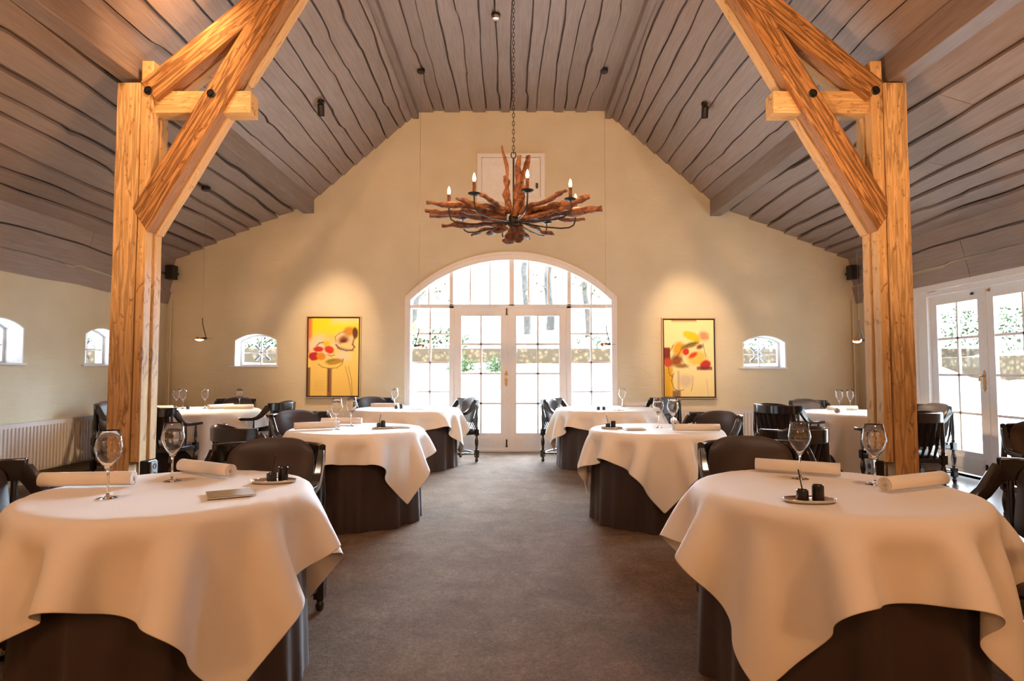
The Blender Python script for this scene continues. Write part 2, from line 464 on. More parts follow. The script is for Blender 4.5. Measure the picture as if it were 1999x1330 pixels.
for s, zz, side in ((-1, 3.66, 'left'), (1, 3.62, 'right')):
    o = bar('roof_beam', (s * 3.24, BACK, zz + .09), (s * 3.24, D, zz + .24), .17, .25, M_PURLIN, roll=Vector((1, 0, 0)))
    tag(o, 'thick taupe painted roof beam resting on the %s timber post' % side, 'beam')
    o = bar('roof_beam', (s * 1.54, BACK, 5.40), (s * 1.54, D, 5.40), .09, .17, M_PURLIN, roll=Vector((1, 0, 0)))
    tag(o, 'slim taupe painted roof beam at the %s edge of the flat ceiling' % side, 'beam')

# ------------------------------------------------------------------ timber frames
def frame(s, side):
    g = empty('timber_frame', (s * 3.19, 5.14, 0), 0, 'rough golden oak post with paired diagonal braces on the %s side of the aisle' % side, 'timber frame')
    def P(x, y, z): return (s * x - g.location.x, y - g.location.y, z)
    Z0 = .012
    for y in (5.075, 5.215):
        o = bar('post', P(3.20, y, Z0), P(3.20, y, 3.67 if y < 5.1 else 3.66), .115, .19, M_OAK, g)
        o = bar('inner_post', P(3.05, y, 2.62), P(3.05, y, 3.86), .10, .095, M_OAK, g)
        o = bar('post_facing', P(3.06, y, .52), P(3.06, y, 2.55), .10, .07, M_OAK, g)
        dx, dz = .5 , .866
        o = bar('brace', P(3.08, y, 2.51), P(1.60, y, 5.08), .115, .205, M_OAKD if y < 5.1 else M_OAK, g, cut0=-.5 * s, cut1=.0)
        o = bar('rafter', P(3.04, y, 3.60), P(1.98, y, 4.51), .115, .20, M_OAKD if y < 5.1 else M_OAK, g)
    bar('tie_beam', P(3.06, 5.145, 3.525), P(2.20, 5.145, 3.525), .16, .19, M_OAK, g)
    for (x, z) in ((3.035, 3.60), (2.51, 3.575)):
        m = MB(); mtx = Matrix.Translation(Vector(P(x, 5.017, z))) @ Matrix.Rotation(PI / 2, 4, 'X')
        m.lathe([(.036, -.004), (.036, .006), (.030, .009), (.030, .004), (.018, .004), (.018, .018), (.0, .018)], 20, mtx=mtx)
        m.build('bolt', M_BLACK, g, True)
    m = MB(); x0 = P(3.02, 0, 0)[0]; xa, xb = sorted((x0, x0 - s * .07))
    m.box(xa, xb, 5.03 - 5.14, 5.15 - 5.14, .36, .53); m.build('power_box', M_BLACK, g, bevel=.006)
    m = MB(); xa, xb = sorted((x0 - s * .07, x0 - s * .085)); m.box(xa, xb, 5.05 - 5.14, 5.14 - 5.14, .37, .52)
    sk = m.build('socket_plate', M_GRAYPL, g, bevel=.003)
    for z in (.41, .48):
        m = MB(); mtx = Matrix.Translation(Vector((x0 - s * .085, 5.095 - 5.14, z))) @ Matrix.Rotation(PI / 2, 4, 'Y')
        m.lathe([(.022, -.003), (.022, .003), (.017, .003), (.017, -.002), (0, -.002)], 16, mtx=mtx); m.build('socket_ring', M_BLACK, sk, True)
frame(-1, 'left'); frame(1, 'right')

# ------------------------------------------------------------------ arched glazed front
FY = D + .06     # glazing plane
def grid_frame(mb, x0, x1, z0, z1, xs, zs, t, d0, d1, to3):
    """thin muntins"""
    for x in xs: mb.prism([[(x - t / 2, z0), (x + t / 2, z0), (x + t / 2, z1), (x - t / 2, z1)]], to3, d0, d1)
    for z in zs: mb.prism([[(x0, z - t / 2), (x1, z - t / 2), (x1, z + t / 2), (x0, z + t / 2)]], to3, d0, d1)
def rect(x0, x1, z0, z1): return [(x0, z0), (x1, z0), (x1, z1), (x0, z1)]
def arch_clip_z(x):
    w = (AX[1] - AX[0]) / 2; h = .70; r = (w * w + h * h) / (2 * h); cx = sum(AX) / 2
    return 3.12 - r + math.sqrt(max(0, r * r - (x - cx) ** 2))
to_far = lambda a, b, h: (a, h, b)
win = empty('window_1', (0, 0, 0), kind='structure')
m = MB()
inner = [(a * .965 - .0005, b if b < .1 else 2.42 + (b - 2.42) * .915 - .03) for a, b in arch]
m.prism([arch, inner[::-1]], to_far, D - .03, D + .13)
def vbar(x0, x1, z0, z1=None):
    pts = [(x0, z0), (x1, z0), (x1, (z1 or arch_clip_z(x1) - .04)), (x0, (z1 or arch_clip_z(x0) - .04))]
    m.prism([pts], to_far, D + .0, D + .10)
vbar(AX[0], AX[1], 2.262, 2.325)                          # transom
for x0, x1 in ((-.99, -.93), (-.045, .035), (.875, .935)): vbar(x0, x1, 2.3)
for x0, x1 in ((-.99, -.917), (.862, .935)): vbar(x0, x1, 0, 2.3)
for (x0, x1) in ((-1.60, -.99), (.935, 1.57)): vbar(x0, x1, .0, .28)
m.build('window_frame', M_WHITE, win, bevel=.004)
m = MB()
for x in (-.66, -.35, .265, .575, -1.32, 1.26):
    m.prism([[(x - .014, 2.3), (x + .014, 2.3), (x + .014, arch_clip_z(x) - .05), (x - .014, arch_clip_z(x) - .05)]], to_far, D + .03, D + .07)
for (x0, x1) in ((-1.60, -.99), (.935, 1.57)):
    grid_frame(m, x0, x1, .28, 2.3, [(x0 + x1) / 2], [1.86, 1.405, .945, .5], .028, D + .03, D + .07, to_far)
m.build('muntin', M_WHITE, win)
gl = [(a * .97, b if b < .1 else b - .03) for a, b in arch]
mg = MB(); mg.prism([[(-1.62, 2.3)] + [(1.59, 2.3)] + [p for p in gl[2:] if p[1] > 2.32]], to_far, D + .048, D + .052)
mg.prism([rect(-1.60, -.99, .28, 2.28)], to_far, D + .048, D + .052); mg.prism([rect(.935, 1.57, .28, 2.28)], to_far, D + .048, D + .052)
mg.build('pane', M_PANE, win)
def trim_arch():
    o = MB(); out_ = [((a) * 1.02 - .0, b if b < .1 else 2.42 + (b - 2.42) * 1.03 + .02) for a, b in arch]
    o.prism([out_, arch[::-1]], to_far, D - .022, D + .02); t = o.build('trim_1', M_WHITE); t['kind'] = 'structure'
trim_arch()
def door(name, a0, a1, z1, to3, d, inward, hinge_right, furn=True, gap=.001):
    """glazed leaf; a = along the wall; d = depth coordinate of leaf face; inward=+1/-1"""
    g = empty(name, kind='structure')
    z0 = .03; st = .095; ga0, ga1 = a0 + st + .03, a1 - st - .03; gz0, gz1 = .30, z1 - .13
    d0, d1 = d, d + .045 * inward
    m = MB(); m.prism([rect(a0 + gap, a1 - gap, z0, z1 - gap), rect(ga0, ga1, gz0, gz1)[::-1]], to3, d0, d1)
    m.prism([rect(a0 + .09, a1 - .09, z0 + .06, gz0 - .05)], to3, d0 - .006 * inward, d0)
    m.prism([rect(a0 + .11, a1 - .11, z0 + .08, gz0 - .07)], to3, d0 - .010 * inward, d0 - .006 * inward)
    m.build('door_leaf', M_WHITE, g, bevel=.004)
    m = MB(); h = (gz1 - gz0) / 4.28
    zs = [gz0 + .28 * h + 0, gz0 + 1.28 * h, gz0 + 2.28 * h, gz0 + 3.28 * h]
    zs = [gz0 + (gz1 - gz0) * k for k in (.252, .505, .755)] if False else [gz0 + (gz1 - gz0) * q for q in (.25, .505, .757)]
    grid_frame(m, ga0, ga1, gz0, gz1, [(ga0 + ga1) / 2], zs, .030, d0 + .008 * inward, d1 - .008 * inward, to3)
    m.build('muntin', M_WHITE, g)
    m = MB(); m.prism([rect(ga0, ga1, gz0, gz1)], to3, d0 + .02 * inward, d0 + .024 * inward); m.build('pane', M_PANE, g)
    return g
def escutcheon(g, a, z, to3, d, inward):
    m = MB(); pts = []
    prof = [(.0, .125), (.012, .115), (.008, .10), (.024, .085), (.028, .06), (.018, .035), (.022, .0), (.026, -.03), (.018, -.06), (.026, -.085), (.012, -.105), (.0, -.13)]
    loop = [(a + w, z + h) for w, h in prof] + [(a - w, z + h) for w, h in prof[1:-1][::-1]]
    m.prism([loop], to3, d, d - .006 * inward); e = m.build('handle_plate', M_BRASS, g, bevel=.002)
    m = MB(); c0 = Vector(to3(a, z + .055, d)); c1 = Vector(to3(a, z + .055, d - .045 * inward)); c2 = Vector(to3(a + .0, z + .04, d - .055 * inward)); c3 = Vector(to3(a + .012, z + .0, d - .05 * inward))
    m.tube([c0, c1, c2, c3], [.008, .008, .012, .016], 10); m.build('door_handle', M_BRASS, e, True)
def bolt_(g, a, z, to3, d, inward, h=.09, mm=None):
    m = MB(); m.prism([rect(a - .011, a + .011, z - h / 2, z + h / 2)], to3, d, d - .015 * inward)
    m.prism([rect(a - .017, a + .017, z - h / 2, z - h / 2 + .02)], to3, d, d - .02 * inward); m.build('slide_bolt', mm or M_BLACK, g, bevel=.002)
d1 = door('door_1', -.925, -.0545, 2.27, to_far, D + .02, 1, False)
d2 = door('door_2', -.0545, .87, 2.27, to_far, D + .02, 1, True)
escutcheon(d1, -.09, 1.15, to_far, D + .02, 1); bolt_(d1, -.085, 2.21, to_far, D + .018, 1, .11); bolt_(d1, -.085, .14, to_far, D + .018, 1, .12)
m = MB(); m.prism([rect(-.072, -.037, .03, 2.262)], to_far, D + .012, D + .03); m.build('cover_strip', M_WHITE, d1, bevel=.004)
m = MB().box(-.95, .90, D + .0, D + .12, 0, .03).build('trim_2', M_WHITE); m['kind'] = 'structure'
# side doors in the right wall
to_r = lambda a, b, h: (h, a, b)
d3 = door('door_3', 7.115, 8.06, 2.245, to_r, W + .05, 1, False)
d4 = door('door_4', 6.08, 7.12, 2.245, to_r, W + .05, 1, True)
m = MB(); m.prism([rect(7.098, 7.134, .03, 2.24)], to_r, W + .042, W + .06); m.build('cover_strip', M_WHITE, d3, bevel=.004)
escutcheon(d3, 7.165, 1.15, to_r, W + .05, 1); bolt_(d3, 7.17, .12, to_r, W + .048, 1, .12); bolt_(d3, 7.30, 2.19, to_r, W + .048, 1, .03); bolt_(d4, 7.05, 2.2, to_r, W + .048, 1, .03, M_BRASS)
m = MB(); m.prism([rect(5.83, 8.30, 0, 2.36), rect(6.09, 8.05, -.0, 2.235)[::-1]], to_r, W + .0, W + .13)
m.prism([rect(5.80, 8.33, 0, 2.38), rect(5.90, 8.23, -.0, 2.30)[::-1]], to_r, W - .025, W + .01)
t = m.build('trim_3', M_WHITE, bevel=.006); t['kind'] = 'structure'
# small arched windows
def small_window(name, loop, to3, d, inward, orn=True, sill=True, lab=None):
    g = empty(name, kind='structure'); xs = [a for a, b in loop]; zs = [b for a, b in loop]; cx = (min(xs) + max(xs)) / 2; z0 = min(zs)
    cz = (z0 + max(zs)) / 2
    sh = lambda k: [(cx + (a - cx) * k, cz + (b - cz) * k) for a, b in loop]
    m = MB(); m.prism([sh(1.0), sh(.90)[::-1]], to3, d + .20 * inward, d + .25 * inward)
    x0, x1 = min(xs), max(xs)
    m.prism([rect(cx - .009, cx + .009, z0, max(zs) - .01)], to3, d + .21 * inward, d + .24 * inward)
    m.prism([rect(x0, x1, cz - .045, cz - .027)], to3, d + .21 * inward, d + .24 * inward)
    m.build('window_frame', M_WHITE, g)
    m = MB(); m.prism([sh(.95)], to3, d + .225 * inward, d + .229 * inward); m.build('pane', M_PANE, g)
    m = MB(); m.prism([sh(1.05), sh(1.0)[::-1]], to3, d - .002 * inward, d + .2 * inward); m.build('reveal', M_WHITE, g)
    if sill:
        m = MB(); m.prism([rect(x0 - .07, x1 + .03, z0 - .022, z0)], to3, d - .035 * inward, d + .22 * inward); m.build('window_sill', M_WHITE, g, bevel=.004)
    if orn:
        m = MB(); c = (cx, cz - .035); n = 24
        ro = [(c[0] + .072 * math.cos(2 * PI * i / n), c[1] + .072 * math.sin(2 * PI * i / n)) for i in range(n)]
        ri = [(c[0] + .058 * math.cos(2 * PI * i / n), c[1] + .058 * math.sin(2 * PI * i / n)) for i in range(n)]
        m.prism([ro, ri[::-1]], to3, d + .26 * inward, d + .28 * inward)
        for k in range(4):
            a = PI / 4 + k * PI / 2; ca, sa = math.cos(a), math.sin(a)
            q = [(.07, -.014), (.165, -.018), (.175, 0), (.165, .018), (.07, .014)]
            m.prism([[(c[0] + r * ca - t * sa, c[1] + r * sa + t * ca) for r, t in q]], to3, d + .26 * inward, d + .28 * inward)
        m.build('star_ornament', M_GRAYPL, g)
small_window('window_2', win_l, to_far, D, 1); small_window('window_3', win_r, to_far, D, 1)
to_l = lambda a, b, h: (-h, a, b)
small_window('window_4', wl1, to_l, W, 1); small_window('window_5', wl2, to_l, W, 1); small_window('window_6', wl0, to_l, W, 1)
# loft hatch above the arch
g = empty('loft_hatch', (-.015, D, 4.36), 0, 'small white panelled hatch door high in the gable behind the chandelier', 'hatch')
def hp(a, b, h): return (a, -h, b)
m = MB(); m.prism([rect(-.54, .54, -.40, .38), rect(-.47, .47, -.34, .32)[::-1]], hp, .001, .05); m.build('frame', M_WHITE, g, bevel=.005)
m = MB(); m.prism([rect(-.465, .465, -.335, .315)], hp, 0.001, .012); m.prism([rect(-.37, .37, -.27, .22), rect(-.33, .33, -.23, .18)[::-1]], hp, .012, .034); m.build('door_panel', M_WHITE, g, bevel=.003)
m = MB(); m.box(.395, .43, -.04, -.012, -.18, -.10); m.build('handle', M_IRON, g, bevel=.003)

# ------------------------------------------------------------------ radiators, pipes, speakers
def radiator(length, label, loc, rz):
    """front faces local -Y, back to the wall"""
    g = empty('radiator', loc, rz, label, 'radiator')
    n = int(length / .05); m = MB(); z0, z1 = 0, .54
    m.box(0, length, -.012, .0, z0, z1)
    for i in range(n):
        x = (i + .5) * length / n
        m.prism([[(x - .016, -.012), (x - .009, -.024), (x + .009, -.024), (x + .016, -.012)]], lambda a, b, h: (a, b, h), z0 + .02, z1 - .035)
    m.box(0, length, .05, .062, z0, z1)
    m.build('panel', M_RAD, g, bevel=0)
    m = MB(); m.box(-.004, length + .004, -.016, -.008, z1 - .012, z1 + .012); m.box(-.004, length + .004, .056, .064, z1 - .012, z1 + .012)
    for i in range(int(length / .022)): m.box(i * .022, i * .022 + .009, -.012, .06, z1, z1 + .010)
    m.build('top_grille', M_RAD, g)
    for x in (-.006, length): MB().box(x, x + .006, -.014, .062, 0, z1 + .01).build('side_panel', M_RAD, g)
    for x in (.15, length - .15): MB().box(x - .015, x + .015, .055, .10, .1, .45).build('bracket', M_RAD, g)
    m = MB(); m.lathe([(.017, 0), (.02, .03), (.017, .06), (0, .06)], 12, (length + .03, .03, .48)); m.tube([(length, .03, .47), (length + .03, .03, .47), (length + .03, .03, -.135)], .008, 8); m.build('valve', M_RAD, g, True)
radiator(2.9, 'ribbed white panel radiator on the left side wall below the small windows', (-W + .105, 5.25, .145), PI / 2)
radiator(2.25, 'ribbed white radiator on the end wall under the left small window and painting', (-4.75, D - .105, .115), 0)
radiator(2.15, 'ribbed white radiator on the end wall right of the arched doors', (2.25, D - .105, .115), 0)
for (x, y, lab) in ((-5.41, 9.38, 'cream heating pipe in the left corner, nearer to the camera'), (-5.35, 9.60, 'cream heating pipe in the left corner, against the end wall'),
                    (5.40, 9.38, 'cream heating pipe in the right corner, nearer to the camera'), (5.35, 9.60, 'cream heating pipe in the right corner, against the end wall')):
    g = empty('heating_pipe', (x, y, 0), 0, lab, 'pipe')
    m = MB(); m.tube([(0, 0, 0), (0, 0, 2.33), (0.01 * (1 if x > 0 else -1), 0, 2.40)], .017, 10); m.build('pipe', M_PIPE, g, True)
    m = MB(); m.lathe([(.022, -.008), (.024, 0), (.022, .008)], 12, (0, 0, 1.9)); m.build('clip', M_PIPE, g, True)
for s, side in ((-1, 'left'), (1, 'right')):
    g = empty('wall_speaker', (s * 5.29, 9.50, 2.80), 0, 'small black loudspeaker box under the eaves in the %s corner' % side, 'speaker')
    m = MB(); m.box(-.06, .06, -.08, .06, -.11, .11); m.build('cabinet', M_BLACK, g, bevel=.008)
    m = MB(); m.box(-.05, .05, -.088, -.08, -.10, .10); m.build('grille', M_CERAMIC, g)
    m = MB(); m.box(-.012, .012, .06, .175, -.02, .02); m.build('bracket', M_BLACK, g)
    m = MB(); xa, xb = sorted((s * .05, s * .12)); m.box(xa, xb, -.01, .01, -.02, .02); m.build('side_bracket', M_BLACK, g)

# ------------------------------------------------------------------ paintings
def paint_canvas(w, h, fn, parent):
    nx, nz = 110, 165
    u = (np.arange(nx + 1)) / nx; v = (np.arange(nz + 1)) / nz
    U, V = np.meshgrid(u, v); col = fn(U, V)
    vs = [((a - .5) * w, 0, (.5 - b) * h) for b in v for a in u]
    fs = [(j * (nx + 1) + i, (j + 1) * (nx + 1) + i, (j + 1) * (nx + 1) + i + 1, j * (nx + 1) + i + 1) for j in range(nz) for i in range(nx)]
    m = MB(); m.add(vs, fs); o = m.build('canvas', M_CANVAS, parent)
    a = o.data.color_attributes.new('paint', 'FLOAT_COLOR', 'POINT')
    a.data.foreach_set('color', np.concatenate([col.reshape(-1, 3), np.ones((col.size // 3, 1))], 1).astype(np.float32).ravel())
    return o
def srgb(r, g, b): return np.array([((x / 255) / 12.92 if x / 255 < .04 else ((x / 255 + .055) / 1.055) ** 2.4) for x in (r, g, b)])
def wob(U, V, s): return .02 * np.sin(U * 23 + s) * np.cos(V * 19 + s * 2) + .01 * np.sin(U * 61 + V * 47 + s)
def ell(col, U, V, cx, cy, rx, ry, c, soft=.15, ang=0, al=1., s=0.):
    ca, sa = math.cos(ang), math.sin(ang); X = U - cx; Y = (V - cy) * 1.5
    a = (X * ca + Y * sa) / rx; b = (-X * sa + Y * ca) / (ry * 1.5)
    d = np.sqrt(a * a + b * b) + wob(U, V, cx * 31 + cy * 17) * 3
    k = np.clip((1 + soft - d) / (2 * soft), 0, 1)[..., None] * al
    return col * (1 - k) + srgb(*c) * k
def line(col, U, V, pts, wd, c, al=.85):
    for (x0, y0), (x1, y1) in zip(pts, pts[1:]):
        dx, dy = x1 - x0, (y1 - y0) * 1.5; L = dx * dx + dy * dy + 1e-9
        t = np.clip(((U - x0) * dx + (V - y0) * 1.5 * dy) / L, 0, 1)
        d = np.hypot(U - x0 - t * dx, (V - y0) * 1.5 - t * dy)
        k = np.clip((wd - d) / wd * 2, 0, 1)[..., None] * al; col = col * (1 - k) + srgb(*c) * k
    return col
def box_(col, U, V, x0, x1, y0, y1, c, al=1., soft=.012):
    k = np.clip((U - x0) / soft + .5, 0, 1) * np.clip((x1 - U) / soft + .5, 0, 1) * np.clip((V - y0) / soft + .5, 0, 1) * np.clip((y1 - V) / soft + .5, 0, 1)
    k = (k * al)[..., None]; return col * (1 - k) + srgb(*c) * k
def art_left(U, V):
    c = np.ones(U.shape + (3,)) * srgb(250, 225, 130)
    g = np.clip(V * 1.2, 0, 1)[..., None]; c = c * (1 - g) + srgb(248, 212, 110) * g
    c = box_(c, U, V, -.1, 1.1, -.1, .23, (252, 224, 20), .95, .16); c = box_(c, U, V, .45, 1.1, -.1, .07, (240, 220, 150), .9, .06)
    c = box_(c, U, V, -.1, .07, -.1, .30, (225, 110, 60), .9, .06); c = box_(c, U, V, -.1, .03, .28, .45, (210, 50, 25), .95, .03)
    c = ell(c, U, V, .28, .36, .27, .14, (238, 222, 190), .25); c = ell(c, U, V, .42, .27, .14, .07, (235, 205, 60), .5, 0, .6)
    c = ell(c, U, V, .72, .30, .20, .14, (228, 205, 160), .2); c = ell(c, U, V, .82, .17, .12, .06, (200, 140, 50), .3)
    c = ell(c, U, V, .93, .19, .055, .075, (90, 45, 25), .2); c = ell(c, U, V, .70, .28, .10, .05, (150, 85, 50), .4, -.3)
    c = ell(c, U, V, .70, .29, .06, .022, (90, 40, 25), .3, -.2); c = ell(c, U, V, .75, .35, .11, .03, (240, 215, 140), .3)
    c = line(c, U, V, [(.55, .34), (.62, .39), (.76, .42), (.88, .41), (.92, .37), (.88, .34), (.92, .24)], .020, (110, 60, 35), .8)
    c = line(c, U, V, [(.55, .30), (.53, .24), (.62, .19), (.72, .17)], .010, (150, 90, 50), .8)
    for q in range(8): c = line(c, U, V, [(.56 + q * .045, .355 + q * .008), (.59 + q * .045, .40 + q * .004)], .007, (80, 40, 25), .8)
    c = ell(c, U, V, .70, .49, .16, .06, (238, 220, 180), .3)
    c = ell(c, U, V, .20, .40, .10, .036, (205, 45, 15), .2); c = ell(c, U, V, .42, .405, .10, .05, (215, 60, 20), .2, .5)
    c = ell(c, U, V, .12, .49, .11, .055, (190, 20, 25), .15); c = ell(c, U, V, .26, .49, .09, .05, (225, 150, 20), .2)
    c = ell(c, U, V, .36, .33, .07, .03, (240, 200, 20), .3)
    c = line(c, U, V, [(.16, .36), (.22, .32), (.30, .31)], .012, (50, 30, 20)); c = line(c, U, V, [(.38, .47), (.46, .49), (.53, .47)], .009, (90, 40, 20))
    c = ell(c, U, V, .52, .56, .17, .038, (190, 140, 40), .2, -.12); c = ell(c, U, V, .45, .545, .10, .018, (110, 130, 60), .4, -.2, .7)
    c = line(c, U, V, [(.20, .59), (.28, .63), (.42, .65), (.58, .64), (.68, .59), (.70, .52)], .008, (60, 40, 20))
    c = box_(c, U, V, .385, .475, .645, 1.1, (140, 90, 50), .95, .02); c = box_(c, U, V, .40, .43, .645, .95, (90, 60, 45), .8, .02)
    c = box_(c, U, V, -.1, .05, .635, 1.1, (125, 80, 45), .95, .015)
    c = line(c, U, V, [(.74, .62), (.81, .78), (.87, 1.0)], .012, (190, 140, 120), .7); c = line(c, U, V, [(.80, .62), (.87, .80), (.885, 1.0)], .006, (120, 80, 50), .8)
    for q in range(5): c = line(c, U, V, [(.14, .80 + q * .03), (.34, .81 + q * .03)], .006, (215, 165, 110), .6)
    return c
def art_right(U, V):
    c = np.ones(U.shape + (3,)) * srgb(250, 236, 175)
    g = np.clip((V - .6) * 2, 0, 1)[..., None]; c = c * (1 - g) + srgb(248, 224, 155) * g
    c = box_(c, U, V, .15, .66, -.1, .02, (150, 95, 45), .8, .03)
    c = box_(c, U, V, -.1, .17, .62, 1.1, (225, 170, 10), .95, .04); c = box_(c, U, V, .10, .17, .80, 1.1, (245, 200, 40), .6, .03)
    c = box_(c, U, V, -.1, .12, .36, .53, (125, 35, 20), 1, .02); c = ell(c, U, V, .07, .56, .10, .06, (205, 75, 20), .3)
    c = ell(c, U, V, .55, .21, .17, .055, (240, 205, 10), .2, .35); c = ell(c, U, V, .66, .27, .06, .04, (225, 195, 30), .3)
    c = ell(c, U, V, .80, .21, .10, .06, (228, 170, 120), .4)
    for q in range(6): c = line(c, U, V, [(.74 + q * .03, .17), (.77 + q * .025, .25)], .008, (205, 115, 75), .7)
    c = ell(c, U, V, .30, .38, .13, .09, (225, 165, 25), .3, -.3); c = ell(c, U, V, .52, .33, .17, .035, (140, 115, 30), .35, -.3)
    c = ell(c, U, V, .72, .35, .07, .03, (130, 70, 50), .4, -.4); c = ell(c, U, V, .66, .50, .20, .09, (240, 205, 90), .3)
    c = ell(c, U, V, .44, .415, .065, .045, (205, 30, 20), .2, .3); c = ell(c, U, V, .58, .46, .10, .03, (215, 70, 25), .35, -.5)
    c = ell(c, U, V, .24, .53, .13, .07, (150, 80, 25), .35, -.6); c = ell(c, U, V, .35, .60, .12, .03, (160, 115, 40), .4)
    c = ell(c, U, V, .82, .59, .12, .06, (195, 35, 25), .2, -.4); c = box_(c, U, V, .65, .96, .61, .655, (120, 30, 20), .9, .02)
    c = line(c, U, V, [(.10, .43), (.16, .36), (.18, .33)], .010, (140, 60, 30)); c = line(c, U, V, [(.22, .52), (.35, .38), (.50, .32), (.68, .30)], .008, (80, 45, 20))
    c = line(c, U, V, [(.33, .50), (.42, .59), (.48, .63)], .006, (60, 35, 20)); c = line(c, U, V, [(.78, .30), (.81, .40), (.84, .48)], .007, (110, 70, 40))
    c = line(c, U, V, [(.08, .61), (.10, .71), (.15, .74), (.19, .70)], .008, (30, 25, 15)); c = line(c, U, V, [(.17, .72), (.14, .80), (.18, .89), (.27, .93), (.38, .91)], .008, (60, 40, 20))
    c = line(c, U, V, [(.57, .73), (.56, .85), (.53, .93)], .006, (100, 75, 45)); c = ell(c, U, V, .42, .79, .14, .08, (226, 205, 170), .4)
    c = box_(c, U, V, .26, .30, .66, .93, (190, 160, 120), .6, .03); c = box_(c, U, V, .16, .32, .92, 1.1, (120, 70, 55), .85, .03)
    c = line(c, U, V, [(.85, .78), (.86, .90), (.88, 1.0)], .012, (225, 195, 175), .8)
    return c
def painting(cx, cz, w, h, fn, label):
    g = empty('painting', (cx, D, cz), 0, label, 'painting')
    c = paint_canvas(w - .066, h - .066, fn, g); c.location = (0, -.050, 0)
    m = MB(); m.prism([rect(-w / 2 + .012, w / 2 - .012, -h / 2 + .012, h / 2 - .012)], lambda a, b, q: (a, -q, b), .002, .046); m.build('backing', M_BLACK, g)
    m = MB(); m.prism([rect(-w / 2, w / 2, -h / 2, h / 2), rect(-w / 2 + .014, w / 2 - .014, -h / 2 + .014, h / 2 - .014)[::-1]], lambda a, b, q: (a, -q, b), .002, .062); m.build('frame', M_GOLD, g, bevel=.002)
painting(-2.80, 1.49, .855, 1.28, art_left, 'framed abstract painting with red fruit shapes and brown stem, left of the arched doors')
painting(2.775, 1.47, .845, 1.265, art_right, 'framed abstract painting with yellow leaf and dark red corner, right of the arched doors')

# ------------------------------------------------------------------ ceiling fittings
def spot(loc, aim, label, group=None):
    g = empty('spotlight', loc, 0, label, 'spotlight', group)
    m = MB(); m.lathe([(.045, .05), (.045, .02), (0, .02)], 20); m.build('mount', M_BLACK, g, True)
    m = MB(); m.tube([(0, 0, .02), (0, 0, -.03)], .010, 8); m.build('stem', M_BLACK, g, True)
    d = (Vector(aim) - Vector(loc)).normalized(); q = Vector((0, 0, -1)).rotation_difference(d).to_matrix().to_4x4()
    mtx = Matrix.Translation(Vector((0, 0, -.05))) @ q
    m = MB(); m.lathe([(0, .05), (.036, .05), (.042, .04), (.042, -.09), (.034, -.09), (.034, -.06), (0, -.06)], 20, mtx=mtx); m.build('lamp_head', M_BLACK, g, True)
    return g
spot((-2.39, 7.53, 4.60), (-2.8, 9.68, 1.6), 'black cylinder spotlight on the left roof slope aimed at the left painting')
spot((2.42, 7.55, 4.58), (2.78, 9.68, 1.6), 'black cylinder spotlight on the right roof slope aimed at the right painting')
g = empty('smoke_detector', (-.19, 6.97, 5.425), 0, 'round smoke detector on the flat ceiling left of the chain', 'smoke detector')
MB().lathe([(.055, 0), (.055, -.025), (.0, -.025)], 20).build('base', M_BLACK, g, True)
MB().lathe([(.045, -.025), (.04, -.06), (.02, -.065), (0, -.065)], 20).build('sensor_cap', M_STEEL, g, True)
def pendant(x, y, ztop, zs, hx, flip, lit, label):
    """z of the stem top zs; lamp head to the side; flip = side of the head"""
    g = empty('pendant_lamp', (x, y, ztop), 0, label, 'pendant lamp')
    MB().lathe([(0, .03), (.055, .03), (.055, -.012), (.048, -.02), (0, -.02)], 24).build('canopy', M_BLACK, g, True)
    L = ztop - zs
    m = MB(); m.tube([(0, 0, -.01), (0, 0, -L)], .0018, 6); m.build('cable', M_STEEL, g, True)
    f = flip
    m = MB(); m.tube([(0, 0, -L), (-.002 * f, 0, -L - .075), (.045 * -f, 0, -L - .235), (.052 * -f, 0, -L - .255)], .006, 8); m.build('stem', M_BLACK, g, True)
    hz = -L - .262; jx = -.052 * f
    m = MB(); m.box(min(jx, jx + .028 * f) - .012, max(jx, jx + .028 * f) + .006, -.012, .012, hz - .012, hz + .016); m.tube([(jx, 0, hz), (jx - .075 * f, 0, hz)], .0022, 6); m.build('joint', M_BLACK, g, bevel=.002)
    cx = jx + .085 * f
    m = MB(); m.lathe([(0, .016), (.052, .016), (.056, .010), (.056, -.012), (.050, -.012), (.050, .004), (0, .004)], 24, (cx, 0, hz)); m.build('lamp_head', M_COPPER, g, True)
    m = MB(); m.lathe([(.050, -.012), (.036, -.024), (.015, -.030), (0, -.031)], 24, (cx, 0, hz)); m.build('lens', M_LENS if lit else M_GLASS, g, True)
    return (x + cx, y, ztop + hz - .05)
PEND = [pendant(-3.93, 7.784, 3.60, 1.94, 0, -1, True, 'lit copper pendant lamp hanging over the table behind the left post'),
        pendant(4.36, 7.70, 3.42, 1.91, 0, -1, True, 'lit copper pendant lamp hanging beside the right timber post'),
        pendant(-1.26, 8.3, 5.41, 1.87, 0, 1, False, 'thin dark pendant lamp in front of the left sidelight of the arch'),
        pendant(1.275, 8.3, 5.41, 1.89, 0, -1, False, 'thin dark pendant lamp in front of the right sidelight of the arch')]

